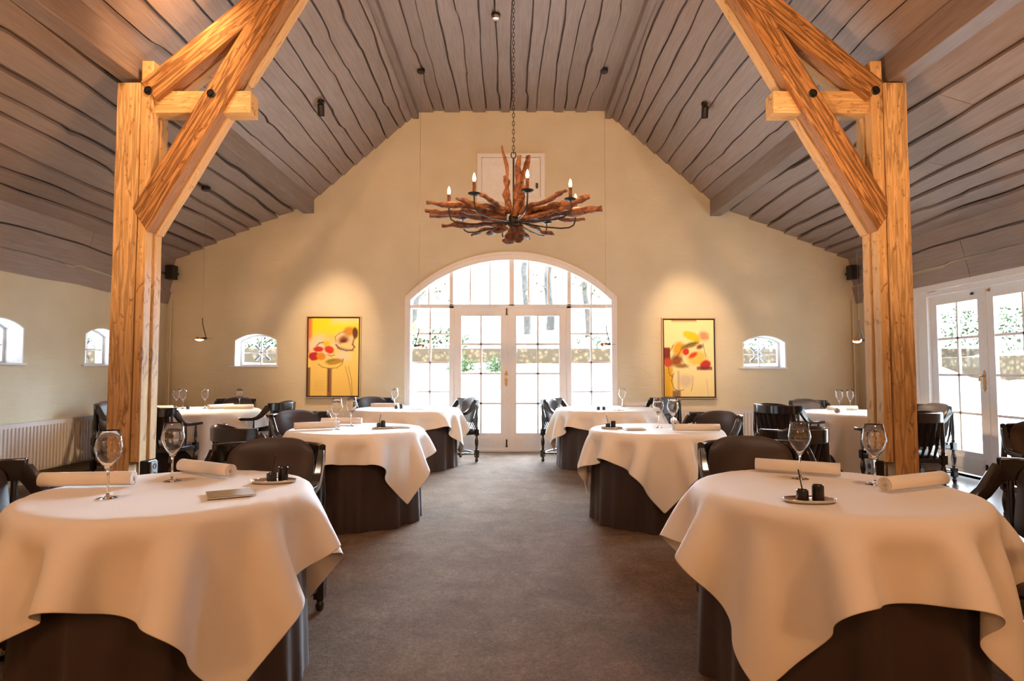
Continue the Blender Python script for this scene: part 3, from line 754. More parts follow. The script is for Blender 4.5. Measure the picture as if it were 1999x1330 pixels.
# ------------------------------------------------------------------ chandelier
HX, HY, HZ = .014, 5.6, 2.63
ch = empty('chandelier', (HX, HY, HZ), 0, 'large driftwood chandelier with glowing candle bulbs hanging on a chain', 'chandelier')
MB().lathe([(0, -.03), (.05, -.03), (.056, -.015), (.045, 0), (.045, .05), (.03, .07), (0, .07)], 24).build('hub', M_IRON, ch, True)
m = MB(); m.tube([(0, 0, .05), (0, 0, .60)], .008, 8); m.tube([(.0 + .022 * math.cos(a), 0, .63 + .03 * math.sin(a)) for a in [2 * PI * k / 16 for k in range(16)]], .005, 8, closed=True); m.build('center_rod', M_IRON, ch, True)
m = MB(); z = .66; k = 0
while z < 2.80:
    a = [2 * PI * t / 14 for t in range(14)]
    if k % 2: m.tube([(.011 * math.cos(t), 0, z + .024 * math.sin(t)) for t in a], .0032, 6, closed=True)
    else: m.tube([(0, .011 * math.cos(t), z + .024 * math.sin(t)) for t in a], .0032, 6, closed=True)
    z += .0385; k += 1
m.build('chain', M_IRON, ch, True)
LIMBS = [((-.02, 5.58, 2.73), (-.77, 5.45, 2.77), .026), ((-.05, 5.6, 2.67), (-.80, 5.6, 2.74), .028), ((-.07, 5.62, 2.66), (-.77, 5.7, 2.72), .028),
 ((-.07, 5.64, 2.62), (-.67, 5.85, 2.66), .028), ((-.05, 5.66, 2.59), (-.39, 6.0, 2.60), .017), ((-.07, 5.66, 2.62), (-.24, 6.0, 2.61), .022),
 ((-.06, 5.55, 2.72), (-.27, 5.25, 2.79), .022), ((-.07, 5.55, 2.71), (-.49, 5.3, 2.77), .028), ((.07, 5.54, 2.70), (.47, 5.2, 2.81), .026),
 ((.09, 5.57, 2.69), (.69, 5.4, 2.82), .038), ((.09, 5.6, 2.68), (.83, 5.6, 2.76), .040), ((.12, 5.63, 2.65), (.69, 5.8, 2.71), .022),
 ((.14, 5.66, 2.63), (.41, 6.0, 2.61), .020), ((.05, 5.66, 2.61), (.17, 6.0, 2.56), .016), ((.07, 5.62, 2.66), (.63, 5.75, 2.78), .028),
 ((-.0, 5.59, 2.70), (-.09, 5.55, 3.33), .013), ((-.045, 5.6, 2.70), (-.06, 5.6, 3.06), .022), ((.03, 5.58, 2.68), (.065, 5.55, 3.24), .030),
 ((.08, 5.61, 2.72), (.15, 5.65, 3.27), .024), ((.03, 5.56, 2.68), (.11, 5.40, 2.92), .026), ((.05, 5.64, 2.61), (-.05, 5.88, 2.50), .040), ((.07, 5.63, 2.61), (.06, 5.8, 2.50), .035),
 ((-.08, 5.60, 2.70), (-.45, 5.42, 2.70), .024), ((.10, 5.58, 2.66), (.50, 5.44, 2.72), .026)]
for i, (a, b, r) in enumerate(LIMBS):
    a = Vector(a); b = Vector(b); n = 16; pts = []; rad = []
    L = (b - a).length; side = (b - a).cross(Vector((.3, .2, 1))).normalized(); upv = side.cross(b - a).normalized()
    for k in range(n + 1):
        t = k / n
        off = side * noise.noise(Vector((t * 2.4, i * 3.1, 0))) * .10 * L * math.sin(PI * t) + upv * noise.noise(Vector((t * 2.4, i * 5.3, 7))) * .10 * L * math.sin(PI * t)
        pts.append(a + (b - a) * t + off - Vector((HX, HY, HZ)))
        rad.append(r * 1.3 * (.85 + .5 * noise.noise(Vector((t * 5, i * 2.7, 3))) + (.15 if .6 < t < .75 else 0)) * (1 if t < .93 else .75))
    m = MB(); m.tube(pts, rad, 9, sx=1.15, sy=.8)
    for q in range(len(m.v)):
        v = Vector(m.v[q]); m.v[q] = tuple(v + Vector((1, 1, 1)) * 0 + Vector([noise.noise(v * 16 + Vector((j * 9, i, 0))) for j in range(3)]) * r * .45)
    m.build('driftwood_branch', M_DRIFT, ch, True, angle=60)
for k in range(8):
    th = R_([11, -34, -79, -124, -169, 146, 101, 56][k]); dx, dy = math.sin(th), -math.cos(th)
    def RR(r, z): return (dx * r, dy * r, z)
    m = MB(); m.tube([RR(.03, .0), RR(.15, -.012), RR(.30, -.03), RR(.45, -.035), RR(.53, -.025), RR(.575, .0), RR(.592, .045), RR(.595, .11)], .007, 8); arm = m.build('arm', M_IRON, ch, True)
    m = MB(); m.lathe([(0, .105), (.03, .108), (.052, .122), (.054, .126), (.03, .115), (0, .113)], 20, RR(.595, 0)); m.build('drip_plate', M_IRON, arm, True)
    m = MB(); m.lathe([(0, .115), (.015, .115), (.015, .225), (0, .225)], 14, RR(.595, 0)); m.build('candle', M_DRIFT, arm, True)
    m = MB(); m.lathe([(.007, .225), (.013, .240), (.0145, .255), (.011, .275), (.005, .293), (0, .302)], 14, RR(.595, 0)); m.build('candle_bulb', M_FLAME, arm, True)

# ------------------------------------------------------------------ chairs
def turned(mb, x, y, segs, top):
    """leg: foot bulb, square block, vase, seat block and optionally a turned upper post"""
    b = .026
    mb.lathe([(.012, 0), (.020, .008), (.024, .028), (.016, .05), (.022, .06), (.022, .066)], segs, (x, y, 0))
    mb.box(x - b, x + b, y - b, y + b, .064, .165)
    mb.lathe([(.024, .163), (.018, .175), (.022, .185), (.016, .20), (.025, .255), (.026, .285), (.019, .335), (.015, .35), (.022, .36), (.02, .37)], segs, (x, y, 0))
    mb.box(x - b, x + b, y - b, y + b, .365, .45)
    if top:
        mb.lathe([(.024, .448), (.018, .46), (.022, .47), (.015, .485), (.020, .56), (.021, .61), (.015, .70), (.013, .79)], segs, (x, y, 0))
def crest_y(x): return -.125 + .125 * (abs(x) / .27) ** 2.0
def make_chair():
    g = empty('captains_chair')
    for sx in (-1, 1):
        for (yy, top) in ((0, True), (.42, False)):
            m = MB(); turned(m, sx * .27, yy, 12, top)
            if not top: m.lathe([(.022, .448), (.014, .46), (.018, .52), (.013, .60), (.012, .655)], 12, (sx * .27, yy, 0))
            m.build('leg', M_LACQ, g, True)
        path = [(sx * .280, .035, .815), (sx * .286, .07, .775), (sx * .292, .12, .715), (sx * .296, .17, .680), (sx * .298, .23, .666), (sx * .298, .34, .664), (sx * .296, .47, .664)]
        sec = [(-.024, -.018), (.024, -.018), (.027, 0), (.024, .018), (-.024, .018), (-.027, 0)]
        m = MB(); m.sweep(path, sec, scales=[(.62, 2.1), (.66, 1.9), (.75, 1.55), (.9, 1.25), (1, 1), (1, 1), (1.1, .95)])
        m.build('arm', M_LACQ, g, True, bevel=.004)
        m = MB(); m.lathe([(.010, .44), (.014, .52), (.009, .655)], 10, (sx * .285, .22, 0)); m.build('arm_spindle', M_LACQ, g, True)
    path = [(x, crest_y(x) + (.03 if abs(x) > .26 else 0), .815) for x in [-.285 + .57 * k / 18 for k in range(19)]]
    m = MB(); sec = [(-.016, -.047), (.016, -.047), (.018, .043), (.008, .049), (-.008, .049), (-.018, .043)]
    m.sweep(path, sec); m.build('crest_rail', M_LACQ, g, True, bevel=.003)
    m = MB()
    pl = [(-.275, -.02), (.275, -.02), (.29, .44), (.22, .465), (-.22, .465), (-.29, .44)]
    m.prism([pl], lambda a, b, h: (a, b, h), .375, .425); m.build('seat_frame', M_LACQ, g, bevel=.008)
    # seat pad
    m = MB(); n = 14; top = []
    def pad(mb, fn, nx, ny):
        vs = []; fs = []
        for side in (0, 1):
            for j in range(ny + 1):
                for i in range(nx + 1): vs.append(fn(i / nx * 2 - 1, j / ny * 2 - 1, side))
        k = (nx + 1) * (ny + 1)
        for s_ in (0, 1):
            for j in range(ny):
                for i in range(nx):
                    a = s_ * k + j * (nx + 1) + i; q = (a, a + 1, a + nx + 2, a + nx + 1); fs.append(q if s_ else q[::-1])
        ring = [(i, 0) for i in range(nx)] + [(nx, j) for j in range(ny)] + [(nx - i, ny) for i in range(nx)] + [(0, ny - j) for j in range(ny)]
        ids = [j * (nx + 1) + i for i, j in ring]
        for a, b in zip(ids, ids[1:] + ids[:1]): fs.append((a, b, b + k, a + k))
        mb.add(vs, fs)
    def rr(u, v, e=.16):
        # pull the corners in so the pad outline is rounded
        s_ = max(abs(u), abs(v)); 
        if s_ < 1e-6: return u, v
        l = (abs(u) ** 7 + abs(v) ** 7) ** (1 / 7.); return u * s_ / l, v * s_ / l
    def seat_fn(u, v, s_):
        a, b = rr(u, v); e = (1 - max(abs(u), abs(v)) ** 6)
        return (a * .25, .215 + b * .215, .428 + (0 if s_ == 0 else .016 + .036 * e))
    pad(m, seat_fn, 14, 12); m.build('seat_cushion', M_LEATHER, g, True, angle=60)
    def back_fn(u, v, s_):
        a, b = rr(u, v); e = (1 - max(abs(u), abs(v)) ** 5)
        x = a * .232; t = (b + 1) / 2
        ztop = .885 - .05 * abs(a) ** 3; z = .53 + (ztop - .53) * t
        base = crest_y(x) * (.25 + .75 * t) + .020 + .022 * (1 - t)
        return (x, base + (.006 if s_ == 0 else .014 + .042 * e), z)
    m = MB(); pad(m, back_fn, 18, 14); m.build('back_cushion', M_LEATHER, g, True, angle=60)
    for k in range(7):
        x = -.205 + .41 * k / 6; x1 = x * 1.05; y0 = .0 + .0; y1 = crest_y(x1)
        path = [(x * .9, .005, .42), (x * .95, y0 * .7 + y1 * .3 - .012, .53), (x, y0 * .35 + y1 * .65 - .008, .66), (x1, y1, .775)]
        m = MB(); m.sweep(path, [(-.009, -.005), (.009, -.005), (.009, .005), (-.009, .005)], up=(0, 1, 0), scales=[(1, 1), (1.5, 1), (1.7, 1), (1.1, 1)]); m.build('spindle', M_LACQ, g, True)
    for sx in (-1, 1):
        m = MB(); m.tube([(sx * .27, .02, .115), (sx * .255, .12, .120), (sx * .245, .21, .122), (sx * .255, .30, .120), (sx * .27, .40, .115)], [.009, .012, .014, .012, .009], 10); m.build('stretcher', M_LACQ, g, True)
    m = MB(); m.tube([(-.245, .21, .122), (-.12, .215, .122), (0, .22, .122), (.12, .215, .122), (.245, .21, .122)], [.009, .012, .014, .012, .009], 10); m.build('stretcher', M_LACQ, g, True)
    m = MB(); m.tube([(-.26, 0, .12), (0, -.01, .12), (.26, 0, .12)], [.009, .013, .009], 10); m.build('stretcher', M_LACQ, g, True)
    return g
G1 = 'black captain\'s chairs with brown cushions'
CH = [  # back centre x, y, facing, table index, label
 (-1.27, 3.27, (-.02, -1), 'T1L', 'black armchair with brown back cushion behind the left foreground table, facing the camera'),
 (1.29, 3.36, (.04, -1), 'T1R', 'black armchair with brown back cushion behind the right foreground table, facing the camera'),
 (-2.22, 2.44, (1, -.2), 'T1L', 'black armchair cut by the left edge of the photo beside the left foreground table'),
 (2.24, 2.46, (-1, -.2), 'T1R', 'black armchair cut by the right edge of the photo beside the right foreground table'),
 (-1.985, 5.73, (.76, -.65), 'T2L', 'black armchair tucked behind the middle left table, brown cushion facing right'),
 (1.86, 5.62, (-.85, -.52), 'T2R', 'black armchair tucked behind the middle right table, brown cushion facing left'),
 (-1.93, 4.30, (.70, .71), 'T2L', 'black armchair seen from behind between the left post and the middle left table'),
 (1.92, 4.16, (-.38, .92), 'T2R', 'black armchair seen from behind between the middle right table and the right post'),
 (-.62, 8.80, (-.87, -.48), 'T3L', 'armchair right beside the glazed doors at the far left table'),
 (.56, 8.86, (.87, -.48), 'T3R', 'armchair left of the far right table, in front of the right glazed door leaf'),
 (-2.02, 8.95, (.60, -.80), 'T3L', 'armchair with daylit cushion under the left painting'),
 (2.22, 8.90, (-.85, -.52), 'T3R', 'armchair under the right painting behind the far right table'),
 (-5.08, 7.85, (1, -.15), 'T4L', 'armchair against the left side wall, half hidden by the left post'),
 (-3.95, 6.72, (.12, 1), 'T4L', 'dark spindle-back armchair seen from behind just right of the left post'),
 (-4.03, 9.05, (-.05, -1), 'T4L', 'armchair with dark cushion below the left small window'),
 (-2.90, 7.80, (-1, .12), 'T4L', 'black armchair with arm pointing left, between the corner table and the left painting'),
 (3.04, 7.12, (.82, .58), 'T4R', 'dark spindle-back armchair seen from behind in front of the right radiator'),
 (4.06, 8.50, (.20, -1), 'T4R', 'armchair with daylit cushion below the right small window'),
 (3.88, 5.97, (0.02, 1), 'T4R', 'dark spindle-back armchair seen from behind just right of the right post'),
 (5.0, 7.33, (-.97, -.12), 'T4R', 'armchair closest to the side doors, behind the spindle-back chair at the right post'),
 (3.98, 4.60, (-.35, -.94), None, 'brown-lit armchair cut by the right photo edge in front of the side doors'),
]
proto = make_chair()
for i, (x, y, (fx, fy), tb, lab) in enumerate(CH):
    o = proto if i == 0 else copy_tree(proto)
    o.location = (x, y, .012 if abs(x) < 3.2 else 0.0); o.rotation_euler = (0, 0, rotz_from(fx, fy))
    tag(o, lab, 'chair', G1)

# ------------------------------------------------------------------ tables with skirts and draped cloths
TABLES = {'T1L': (-1.39, 2.55, .53, 1.60, 3, 'left foreground'), 'T1R': (1.32, 2.58, .53, 1.57, -4, 'right foreground'),
          'T2L': (-1.34, 5.33, .56, 1.56, 10, 'middle left'), 'T2R': (1.23, 5.30, .55, 1.56, 38, 'middle right'),
          'T3L': (-1.40, 8.25, .68, 1.80, 36, 'far left'), 'T3R': (1.28, 8.25, .68, 1.80, 52, 'far right'),
          'T4L': (-4.08, 7.95, .78, 2.0, -9, 'left corner'), 'T4R': (4.18, 7.50, .62, 1.92, 16, 'right corner')}
TOP = .765
def chair_pockets(key):
    out_ = []
    for (x, y, (fx, fy), tb, lab) in CH:
        if tb == key:
            l = math.hypot(fx, fy); out_.append((x, y, fx / l, fy / l))
    return out_
def skirt(key, g):
    cx, cy, R, S, rot, nm = TABLES[key]; rnd = random.Random(key)
    fl = .012 if abs(cx) < 3.2 else 0
    ph = [rnd.uniform(0, 6.3) for _ in range(5)]; pk = chair_pockets(key)
    nth, nz = 220, 14; vs = []; fs = []
    for j in range(nz + 1):
        t = j / nz; z = fl + .001 + (.75 - fl) * (1 - t); z = fl + .002 + (.745 - fl - .002) * (1 - t)
        for k in range(nth):
            a = 2 * PI * k / nth
            w = (.55 * math.sin(9 * a + ph[0]) + .5 * math.sin(14 * a + ph[1]) + .35 * math.sin(23 * a + ph[2]) + .3 * math.sin(5 * a + ph[3]))
            w = math.copysign(abs(w) ** .75, w)
            r = R - .022 + .018 * t + (.028 * t ** .8) * w
            rt = r; q = .12
            while q < rt:
                bad = False
                for (px, py, fx, fy) in pk:
                    X, Y = cx + q * math.cos(a) - px, cy + q * math.sin(a) - py
                    f_ = X * fx + Y * fy; s_ = -X * fy + Y * fx
                    if -.2 < f_ < .51 and abs(s_) < .335: bad = True
                if bad: break
                q += .01
            r = min(rt, q - .01 if q < rt else rt)
            r = max(r, .10)
            vs.append((r * math.cos(a), r * math.sin(a), z))
    for j in range(nz):
        for k in range(nth):
            fs.append((j * nth + k, j * nth + (k + 1) % nth, (j + 1) * nth + (k + 1) % nth, (j + 1) * nth + k))
    m = MB(); m.add(vs, fs); o = m.build('table_skirt', M_SKIRT, g, True, angle=180)
    return o
def drape(key):
    cx, cy, R, S, rot, nm = TABLES[key]
    n = 60; sp = S / n; rng = np.random.RandomState(sum(map(ord, key)))
    u = (np.arange(n + 1) / n - .5) * S; X, Y = np.meshgrid(u, u); a = R_(rot)
    P = np.stack([X * math.cos(a) - Y * math.sin(a), X * math.sin(a) + Y * math.cos(a), np.zeros_like(X) + TOP + .003], -1)
    rr_ = np.hypot(P[..., 0], P[..., 1]); w = np.where(rr_ < R - sp * .6, 0., 1.)
    ov = np.clip(rr_ - R, 0, None); k0 = np.where(ov > 0, (R + .02 + .30 * ov) / np.maximum(rr_, 1e-6), 1)
    P[..., 0] *= k0; P[..., 1] *= k0
    P[..., 2] += np.where(w > 0, rng.uniform(-.003, .003, X.shape) - .93 * ov, 0)
    # low-frequency kick so the folds differ from table to table
    th = np.arctan2(P[..., 1], P[..., 0]); ph = rng.uniform(0, 6.3, 3)
    kk = 1 + w * .07 * np.clip(ov / .3, 0, 1.5) * (np.sin(5 * th + ph[0]) + .7 * np.sin(8 * th + ph[1]) + .4) / np.maximum(R, .1)
    P[..., 0] *= kk; P[..., 1] *= kk
    V = np.zeros_like(P); F = P.copy()
    batches = []
    def eb(di, dj, k, st):
        h, ww = n + 1 - abs(dj), n + 1 - abs(di)
        for par in range(2):
            jj, ii = np.mgrid[0:n + 1, 0:n + 1]
            if di and not dj: sel = (ii // di) % 2 == par
            elif dj and not di: sel = (jj // dj) % 2 == par
            else: sel = (jj // abs(dj)) % 2 == par
            ok = (ii + di >= 0) & (ii + di <= n) & (jj + dj <= n) & sel
            A = (jj[ok] * (n + 1) + ii[ok]); B = ((jj[ok] + dj) * (n + 1) + ii[ok] + di)
            L = sp * math.hypot(di, dj); batches.append((A, B, L, k, st))
    eb(1, 0, 1., 0); eb(0, 1, 1., 0); eb(1, 1, .45, 0); eb(-1, 1, .45, 0)
    eb(2, 0, .5, 0); eb(0, 2, .5, 0); eb(4, 0, .22, 1); eb(0, 4, .22, 1); eb(3, 3, .10, 1); eb(-3, 3, .10, 1)
    P = P.reshape(-1, 3); V = V.reshape(-1, 3); wf = w.reshape(-1)
    dt = 1 / 60.; G = np.array([0, 0, -9.8]); steps = 130
    fl = .02
    pk = [(px - cx, py - cy, fx, fy) for (px, py, fx, fy) in chair_pockets(key)]
    for s_ in range(steps):
        V = (V + G * dt) * .955; V[wf == 0] = 0
        Q = P + V * dt
        for it in range(9):
            for A, B, L, k, st in batches:
                d = Q[B] - Q[A]; l = np.sqrt((d * d).sum(1)) + 1e-9; wa, wb = wf[A], wf[B]; ws = wa + wb; ok = ws > 0
                c = np.where(ok, k * (l - L) / l / np.where(ok, ws, 1), 0)[:, None] * d
                Q[A] += c * wa[:, None]; Q[B] -= c * wb[:, None]
            r = np.hypot(Q[:, 0], Q[:, 1])
            under = (r < R + .016 + (TOP - Q[:, 2]) * .03) & (Q[:, 2] < TOP) & (wf > 0)
            edge_ = under & (r > R - .02)
            rim = (r < R + .006) & (Q[:, 2] < TOP) & (Q[:, 2] > TOP - .012) & (wf > 0)
            Q[rim, 2] = TOP + .0005
            un = under & ~rim
            k2 = (R + .016 + (TOP - Q[:, 2]) * .03) / np.maximum(r, 1e-4); Q[un, 0] *= k2[un]; Q[un, 1] *= k2[un]
            lowz = Q[:, 2] < fl + .03; Q[lowz, 2] = fl + .03
            for (px, py, fx, fy) in pk:
                a_, b_ = Q[:, 0] - px, Q[:, 1] - py; f_ = a_ * fx + b_ * fy; s1 = np.abs(-a_ * fy + b_ * fx)
                bk = (wf > 0) & (s1 < .33) & (f_ < .11) & (f_ > -.1) & (Q[:, 2] < .90); dl = (.11 - f_)[bk] * .5; Q[bk, 0] += dl * fx; Q[bk, 1] += dl * fy
        V = (Q - P) / dt; P = Q
    m = MB(); vs = [tuple(p) for p in P]
    fs = [(j * (n + 1) + i, j * (n + 1) + i + 1, (j + 1) * (n + 1) + i + 1, (j + 1) * (n + 1) + i) for j in range(n) for i in range(n)]
    m.add(vs, fs); o = m.build('tablecloth', M_LINEN, None, True, angle=180)
    o.location = (cx, cy, 0)
    sd = o.modifiers.new('thick', 'SOLIDIFY'); sd.thickness = .0022; sd.offset = 1
    ss = o.modifiers.new('sub', 'SUBSURF'); ss.levels = 1; ss.render_levels = 1
    return o
PLACE = {'T1L': 'on the large table at front left', 'T1R': 'on the large table at front right', 'T2L': 'on the second table of the left row', 'T2R': 'on the second table of the right row',
         'T3L': 'on the table just left of the glazed doors', 'T3R': 'on the table just right of the glazed doors', 'T4L': 'on the corner table behind the left post', 'T4R': 'on the corner table behind the right post'}
for key, (cx, cy, R, S, rot, nm) in TABLES.items():
    fl = .012 if abs(cx) < 3.2 else 0
    g = empty('dining_table', (cx, cy, 0), 0, 'round table with floor-length brown skirt, %s of the room' % nm, 'table', 'round skirted dining tables')
    MB().lathe([(0, .735), (R - .018, .735), (R - .012, .740), (R - .012, .752), (R - .018, TOP - .006), (0, TOP - .006)], 72).build('tabletop', M_FLOOR, g, True)
    MB().lathe([(.0, fl), (.09, fl), (.09, fl + .03), (.04, .08), (.035, .6), (.08, .735), (0, .735)], 24).build('pedestal', M_LACQ, g, True)
    skirt(key, g)
    o = drape(key); tag(o, 'white linen cloth draped ' + PLACE[key].replace('on the', 'over the', 1), 'tablecloth', 'white tablecloths')

# ------------------------------------------------------------------ tableware
ZT = TOP + .006
def glass_proto():
    g = empty('wine_glass')
    outer_ = [(.036, .0), (.036, .0015), (.020, .005), (.006, .010), (.0042, .02), (.0040, .095), (.006, .105), (.018, .122), (.038, .152), (.047, .175), (.0485, .190), (.044, .215), (.036, .256)]
    inner_ = [(.0350, .256), (.0430, .215), (.0473, .190), (.0458, .175), (.0365, .152), (.0165, .1235), (.004, .112), (0, .110)]
    m = MB(); m.lathe([(0, 0)] + outer_ + inner_, 32); m.build('glass_body', M_GLASS, g, True, angle=80)
    return g
def roll_proto():
    g = empty('rolled_napkin'); m = MB(); L = .27; n = 90; turns = 3.6; sec = []
    for i in range(n + 1):
        t = i / n; a = turns * 2 * PI * t; r = .010 + .021 * t; sec.append((r * math.cos(a), r * math.sin(a)))
    vs = []; fs = []; K = 5
    for x in [-L / 2 + L * k / K for k in range(K + 1)]: vs += [(x, a, b + .032) for a, b in sec]
    for k in range(K):
        for i in range(n): q = k * (n + 1) + i; fs.append((q, q + 1, q + n + 2, q + n + 1))
    m.add(vs, fs); o = m.build('napkin_cloth', M_LINEN, g, True, angle=180)
    sd = o.modifiers.new('t', 'SOLIDIFY'); sd.thickness = .0035; sd.offset = 0
    return g
def tray_proto():
    g = empty('oval_tray'); m = MB(); n = 40; vs = []; fs = []
    prof = [(0, .004), (.8, .004), (.93, .006), (1, .014), (1.01, .012), (.95, .002), (.8, 0), (0, 0)]
    for r, z in prof:
        for k in range(n): a = 2 * PI * k / n; vs.append((.095 * r * math.cos(a), .052 * r * math.sin(a), z))
    for j in range(len(prof) - 1):
        for k in range(n): fs.append((j * n + k, j * n + (k + 1) % n, (j + 1) * n + (k + 1) % n, (j + 1) * n + k))
    m.add(vs, fs); m.build('dish', M_STEEL, g, True, angle=60); return g
def pot_proto(h, nm='spice_pot'):
    g = empty(nm); m = MB(); pr = [(0, 0), (.019, 0), (.021, .003)]
    k = int(h / .006)
    for i in range(k): z = .004 + (h - .008) * i / k; pr += [(.0215, z), (.0205, z + .003)]
    pr += [(.021, h - .003), (.018, h), (.015, h - .004), (.015, .008), (0, .008)]
    m.lathe(pr, 24); m.build('pot_body', M_CERAMIC, g, True, angle=50); return g
def spoon_proto():
    g = empty('mini_spoon'); m = MB(); m.tube([(0, 0, .0), (-.006, 0, .03), (-.014, 0, .075)], [.0028, .002, .0026], 8); m.lathe([(0, -.004), (.005, -.002), (.006, .002), (0, .004)], 10); m.build('spoon_body', M_BLACK, g, True); return g
def card_proto():
    g = empty('glass_plate'); m = MB(); m.box(-.085, .085, -.075, .075, .003, .009); m.build('plate_top', M_STEEL, g, bevel=.002)
    m = MB(); m.box(-.07, .07, -.062, .062, 0, .003); m.build('plate_base', M_WHITE, g); return g
def cube_proto():
    g = empty('salt_cube'); m = MB(); m.box(-.012, .012, -.012, .012, 0, .024); m.build('cube_body', M_WHITE, g, bevel=.003); return g
PROTO = {'glass': [glass_proto, 'wine glass', 'empty tulip wine glasses'], 'roll': [roll_proto, 'napkin', 'rolled white napkins'], 'tray': [tray_proto, 'tray', 'small oval steel trays'],
         'pot': [lambda: pot_proto(.042), 'pot', 'small black spice pots'], 'tall': [lambda: pot_proto(.060), 'pot', 'small black spice pots'], 'spoon': [spoon_proto, 'spoon', 'tiny dark spoons'],
         'card': [card_proto, 'plate', None], 'cube': [cube_proto, 'salt cube', None]}
made = {}
def put(kind, x, y, label, rz=0., z=None, tilt=None, grp=True):
    mk, cat, gr = PROTO[kind]
    if kind not in made: made[kind] = o = mk()
    else: o = copy_tree(made[kind])
    o.location = (x, y, ZT if z is None else z); o.rotation_euler = (tilt or 0, 0, rz)
    return tag(o, label, cat, gr)
# front left
put('glass', -1.545, 2.375, 'larger-looking wine glass nearest the left post, in front of the long napkin roll')
put('glass', -1.50, 2.74, 'wine glass in the middle of the front left table, between the two napkin rolls')
put('roll', -1.775, 2.60, 'long napkin roll at the left edge of the front left table', .10).scale = (1.35, 1, 1)
put('roll', -1.43, 2.90, 'napkin roll pointing away at the back of the front left table', -.52)
put('tray', -1.035, 2.70, 'oval steel tray with two black pots on the front left table', .12)
put('pot', -1.035, 2.675, 'low black pot holding a spoon on the front left tray', z=ZT + .005)
put('tall', -1.005, 2.725, 'taller black pot behind the spoon pot on the front left tray', z=ZT + .005)
put('spoon', -1.035, 2.675, 'tiny spoon leaning right out of the pot on the front left tray', PI, ZT + .045)
put('card', -1.10, 2.43, 'flat square mirrored plate near the rim of the front left table', .5)
# front right
put('glass', 1.30, 2.80, 'wine glass in front of the napkin roll on the front right table')
put('glass', 1.555, 2.66, 'wine glass standing before the right post on the front right table')
put('roll', 1.345, 2.93, 'napkin roll at the back left of the front right table', -.50)
put('roll', 1.65, 2.55, 'napkin roll with open end towards the camera, right on the front right table', .42)
put('tray', 1.100, 2.30, 'oval steel tray with two black pots on the front right table', -.05)
put('pot', 1.072, 2.295, 'low black pot with spoon on the front right tray', z=ZT + .005)
put('tall', 1.128, 2.292, 'tall black pot without spoon on the front right tray', z=ZT + .005)
put('spoon', 1.072, 2.295, 'tiny spoon leaning left out of the pot on the front right tray', 0, ZT + .045)
# second row left
put('roll', -1.64, 5.20, 'napkin roll at the front left rim of the second left table', .45)
put('roll', -1.56, 5.66, 'napkin roll behind the glasses on the second left table', .05)
put('glass', -1.47, 5.18, 'left and nearer of the two wine glasses on the second left table')
put('glass', -1.43, 5.50, 'right and farther of the two wine glasses on the second left table')
put('tray', -1.10, 5.27, 'oval steel tray on the second left table', .1)
put('pot', -1.130, 5.255, 'low black pot with spoon on the second left table', z=ZT + .005)
put('tall', -1.105, 5.30, 'taller black pot on the second left table', z=ZT + .005)
put('spoon', -1.130, 5.255, 'tiny spoon standing in the pot of the second left table', PI, ZT + .045)
put('card', -.96, 5.36, 'flat mirrored plate at the right rim of the second left table', .1)
put('cube', -1.70, 5.45, 'small white salt cube behind the napkin on the second left table')
# second row right
put('tray', .85, 5.26, 'oval steel tray at the left of the second right table', -.05)
put('pot', .815, 5.25, 'low black pot with spoon on the second right table', z=ZT + .005)
put('tall', .862, 5.265, 'taller black pot on the second right table', z=ZT + .005)
put('spoon', .815, 5.25, 'tiny spoon standing in the pot of the second right table', 0, ZT + .045)
put('card', 1.02, 5.16, 'flat mirrored plate in the middle of the second right table', 0)
put('glass', 1.27, 5.36, 'left and farther of the two wine glasses on the second right table')
put('glass', 1.345, 5.16, 'right and nearer of the two wine glasses on the second right table')
put('roll', 1.46, 5.56, 'napkin roll seen end-on between the glasses of the second right table', 1.35)
put('roll', 1.49, 4.99, 'napkin roll lying crosswise at the near rim of the second right table', -.02)
put('cube', 1.58, 5.50, 'small white salt cube behind the crosswise napkin, second right table')
# by the glazed doors
put('glass', -1.60, 8.42, 'single wine glass on the table left of the glazed doors')
put('roll', -1.72, 8.34, 'napkin roll on the table left of the glazed doors', .05)
put('pot', -1.52, 8.10, 'low black pot on the table left of the glazed doors'); put('tall', -1.46, 8.13, 'taller black pot on the table left of the glazed doors')
put('spoon', -1.52, 8.10, 'tiny spoon in the pot on the table left of the glazed doors', PI, ZT + .04)
put('card', -1.22, 7.98, 'flat mirrored plate on the table left of the glazed doors', .1)
put('glass', 1.50, 8.40, 'single wine glass on the table right of the glazed doors')
put('roll', 1.68, 8.52, 'napkin roll on the table right of the glazed doors', .35)
put('pot', 1.10, 7.86, 'left black pot on the table right of the glazed doors'); put('pot', 1.17, 7.87, 'right black pot on the table right of the glazed doors')
put('card', 1.34, 7.78, 'flat mirrored plate on the table right of the glazed doors', 0)
# corner tables
put('glass', -4.46, 8.20, 'leftmost wine glass on the left corner table, next to the post'); put('glass', -4.33, 8.12, 'second wine glass from the left on the left corner table')
put('glass', -4.08, 8.20, 'third wine glass from the left on the left corner table'); put('glass', -3.70, 8.38, 'rightmost wine glass on the left corner table')
put('roll', -3.82, 8.10, 'short-looking napkin roll left of the rightmost glass, left corner table', 1.1)
put('roll', -3.55, 8.02, 'long napkin roll at the right of the left corner table', .08)
put('roll', -4.45, 7.75, 'napkin roll beside the post on the left corner table', .1)
put('pot', -4.20, 8.00, 'small pot between the glasses of the left corner table'); put('spoon', -4.20, 8.00, 'tiny spoon in the pot of the left corner table', 0, ZT + .04)
put('glass', 4.17, 7.86, 'leftmost wine glass on the right corner table'); put('glass', 4.36, 7.95, 'second wine glass from the left on the right corner table')
put('glass', 4.62, 7.66, 'wine glass beside the post on the right corner table')
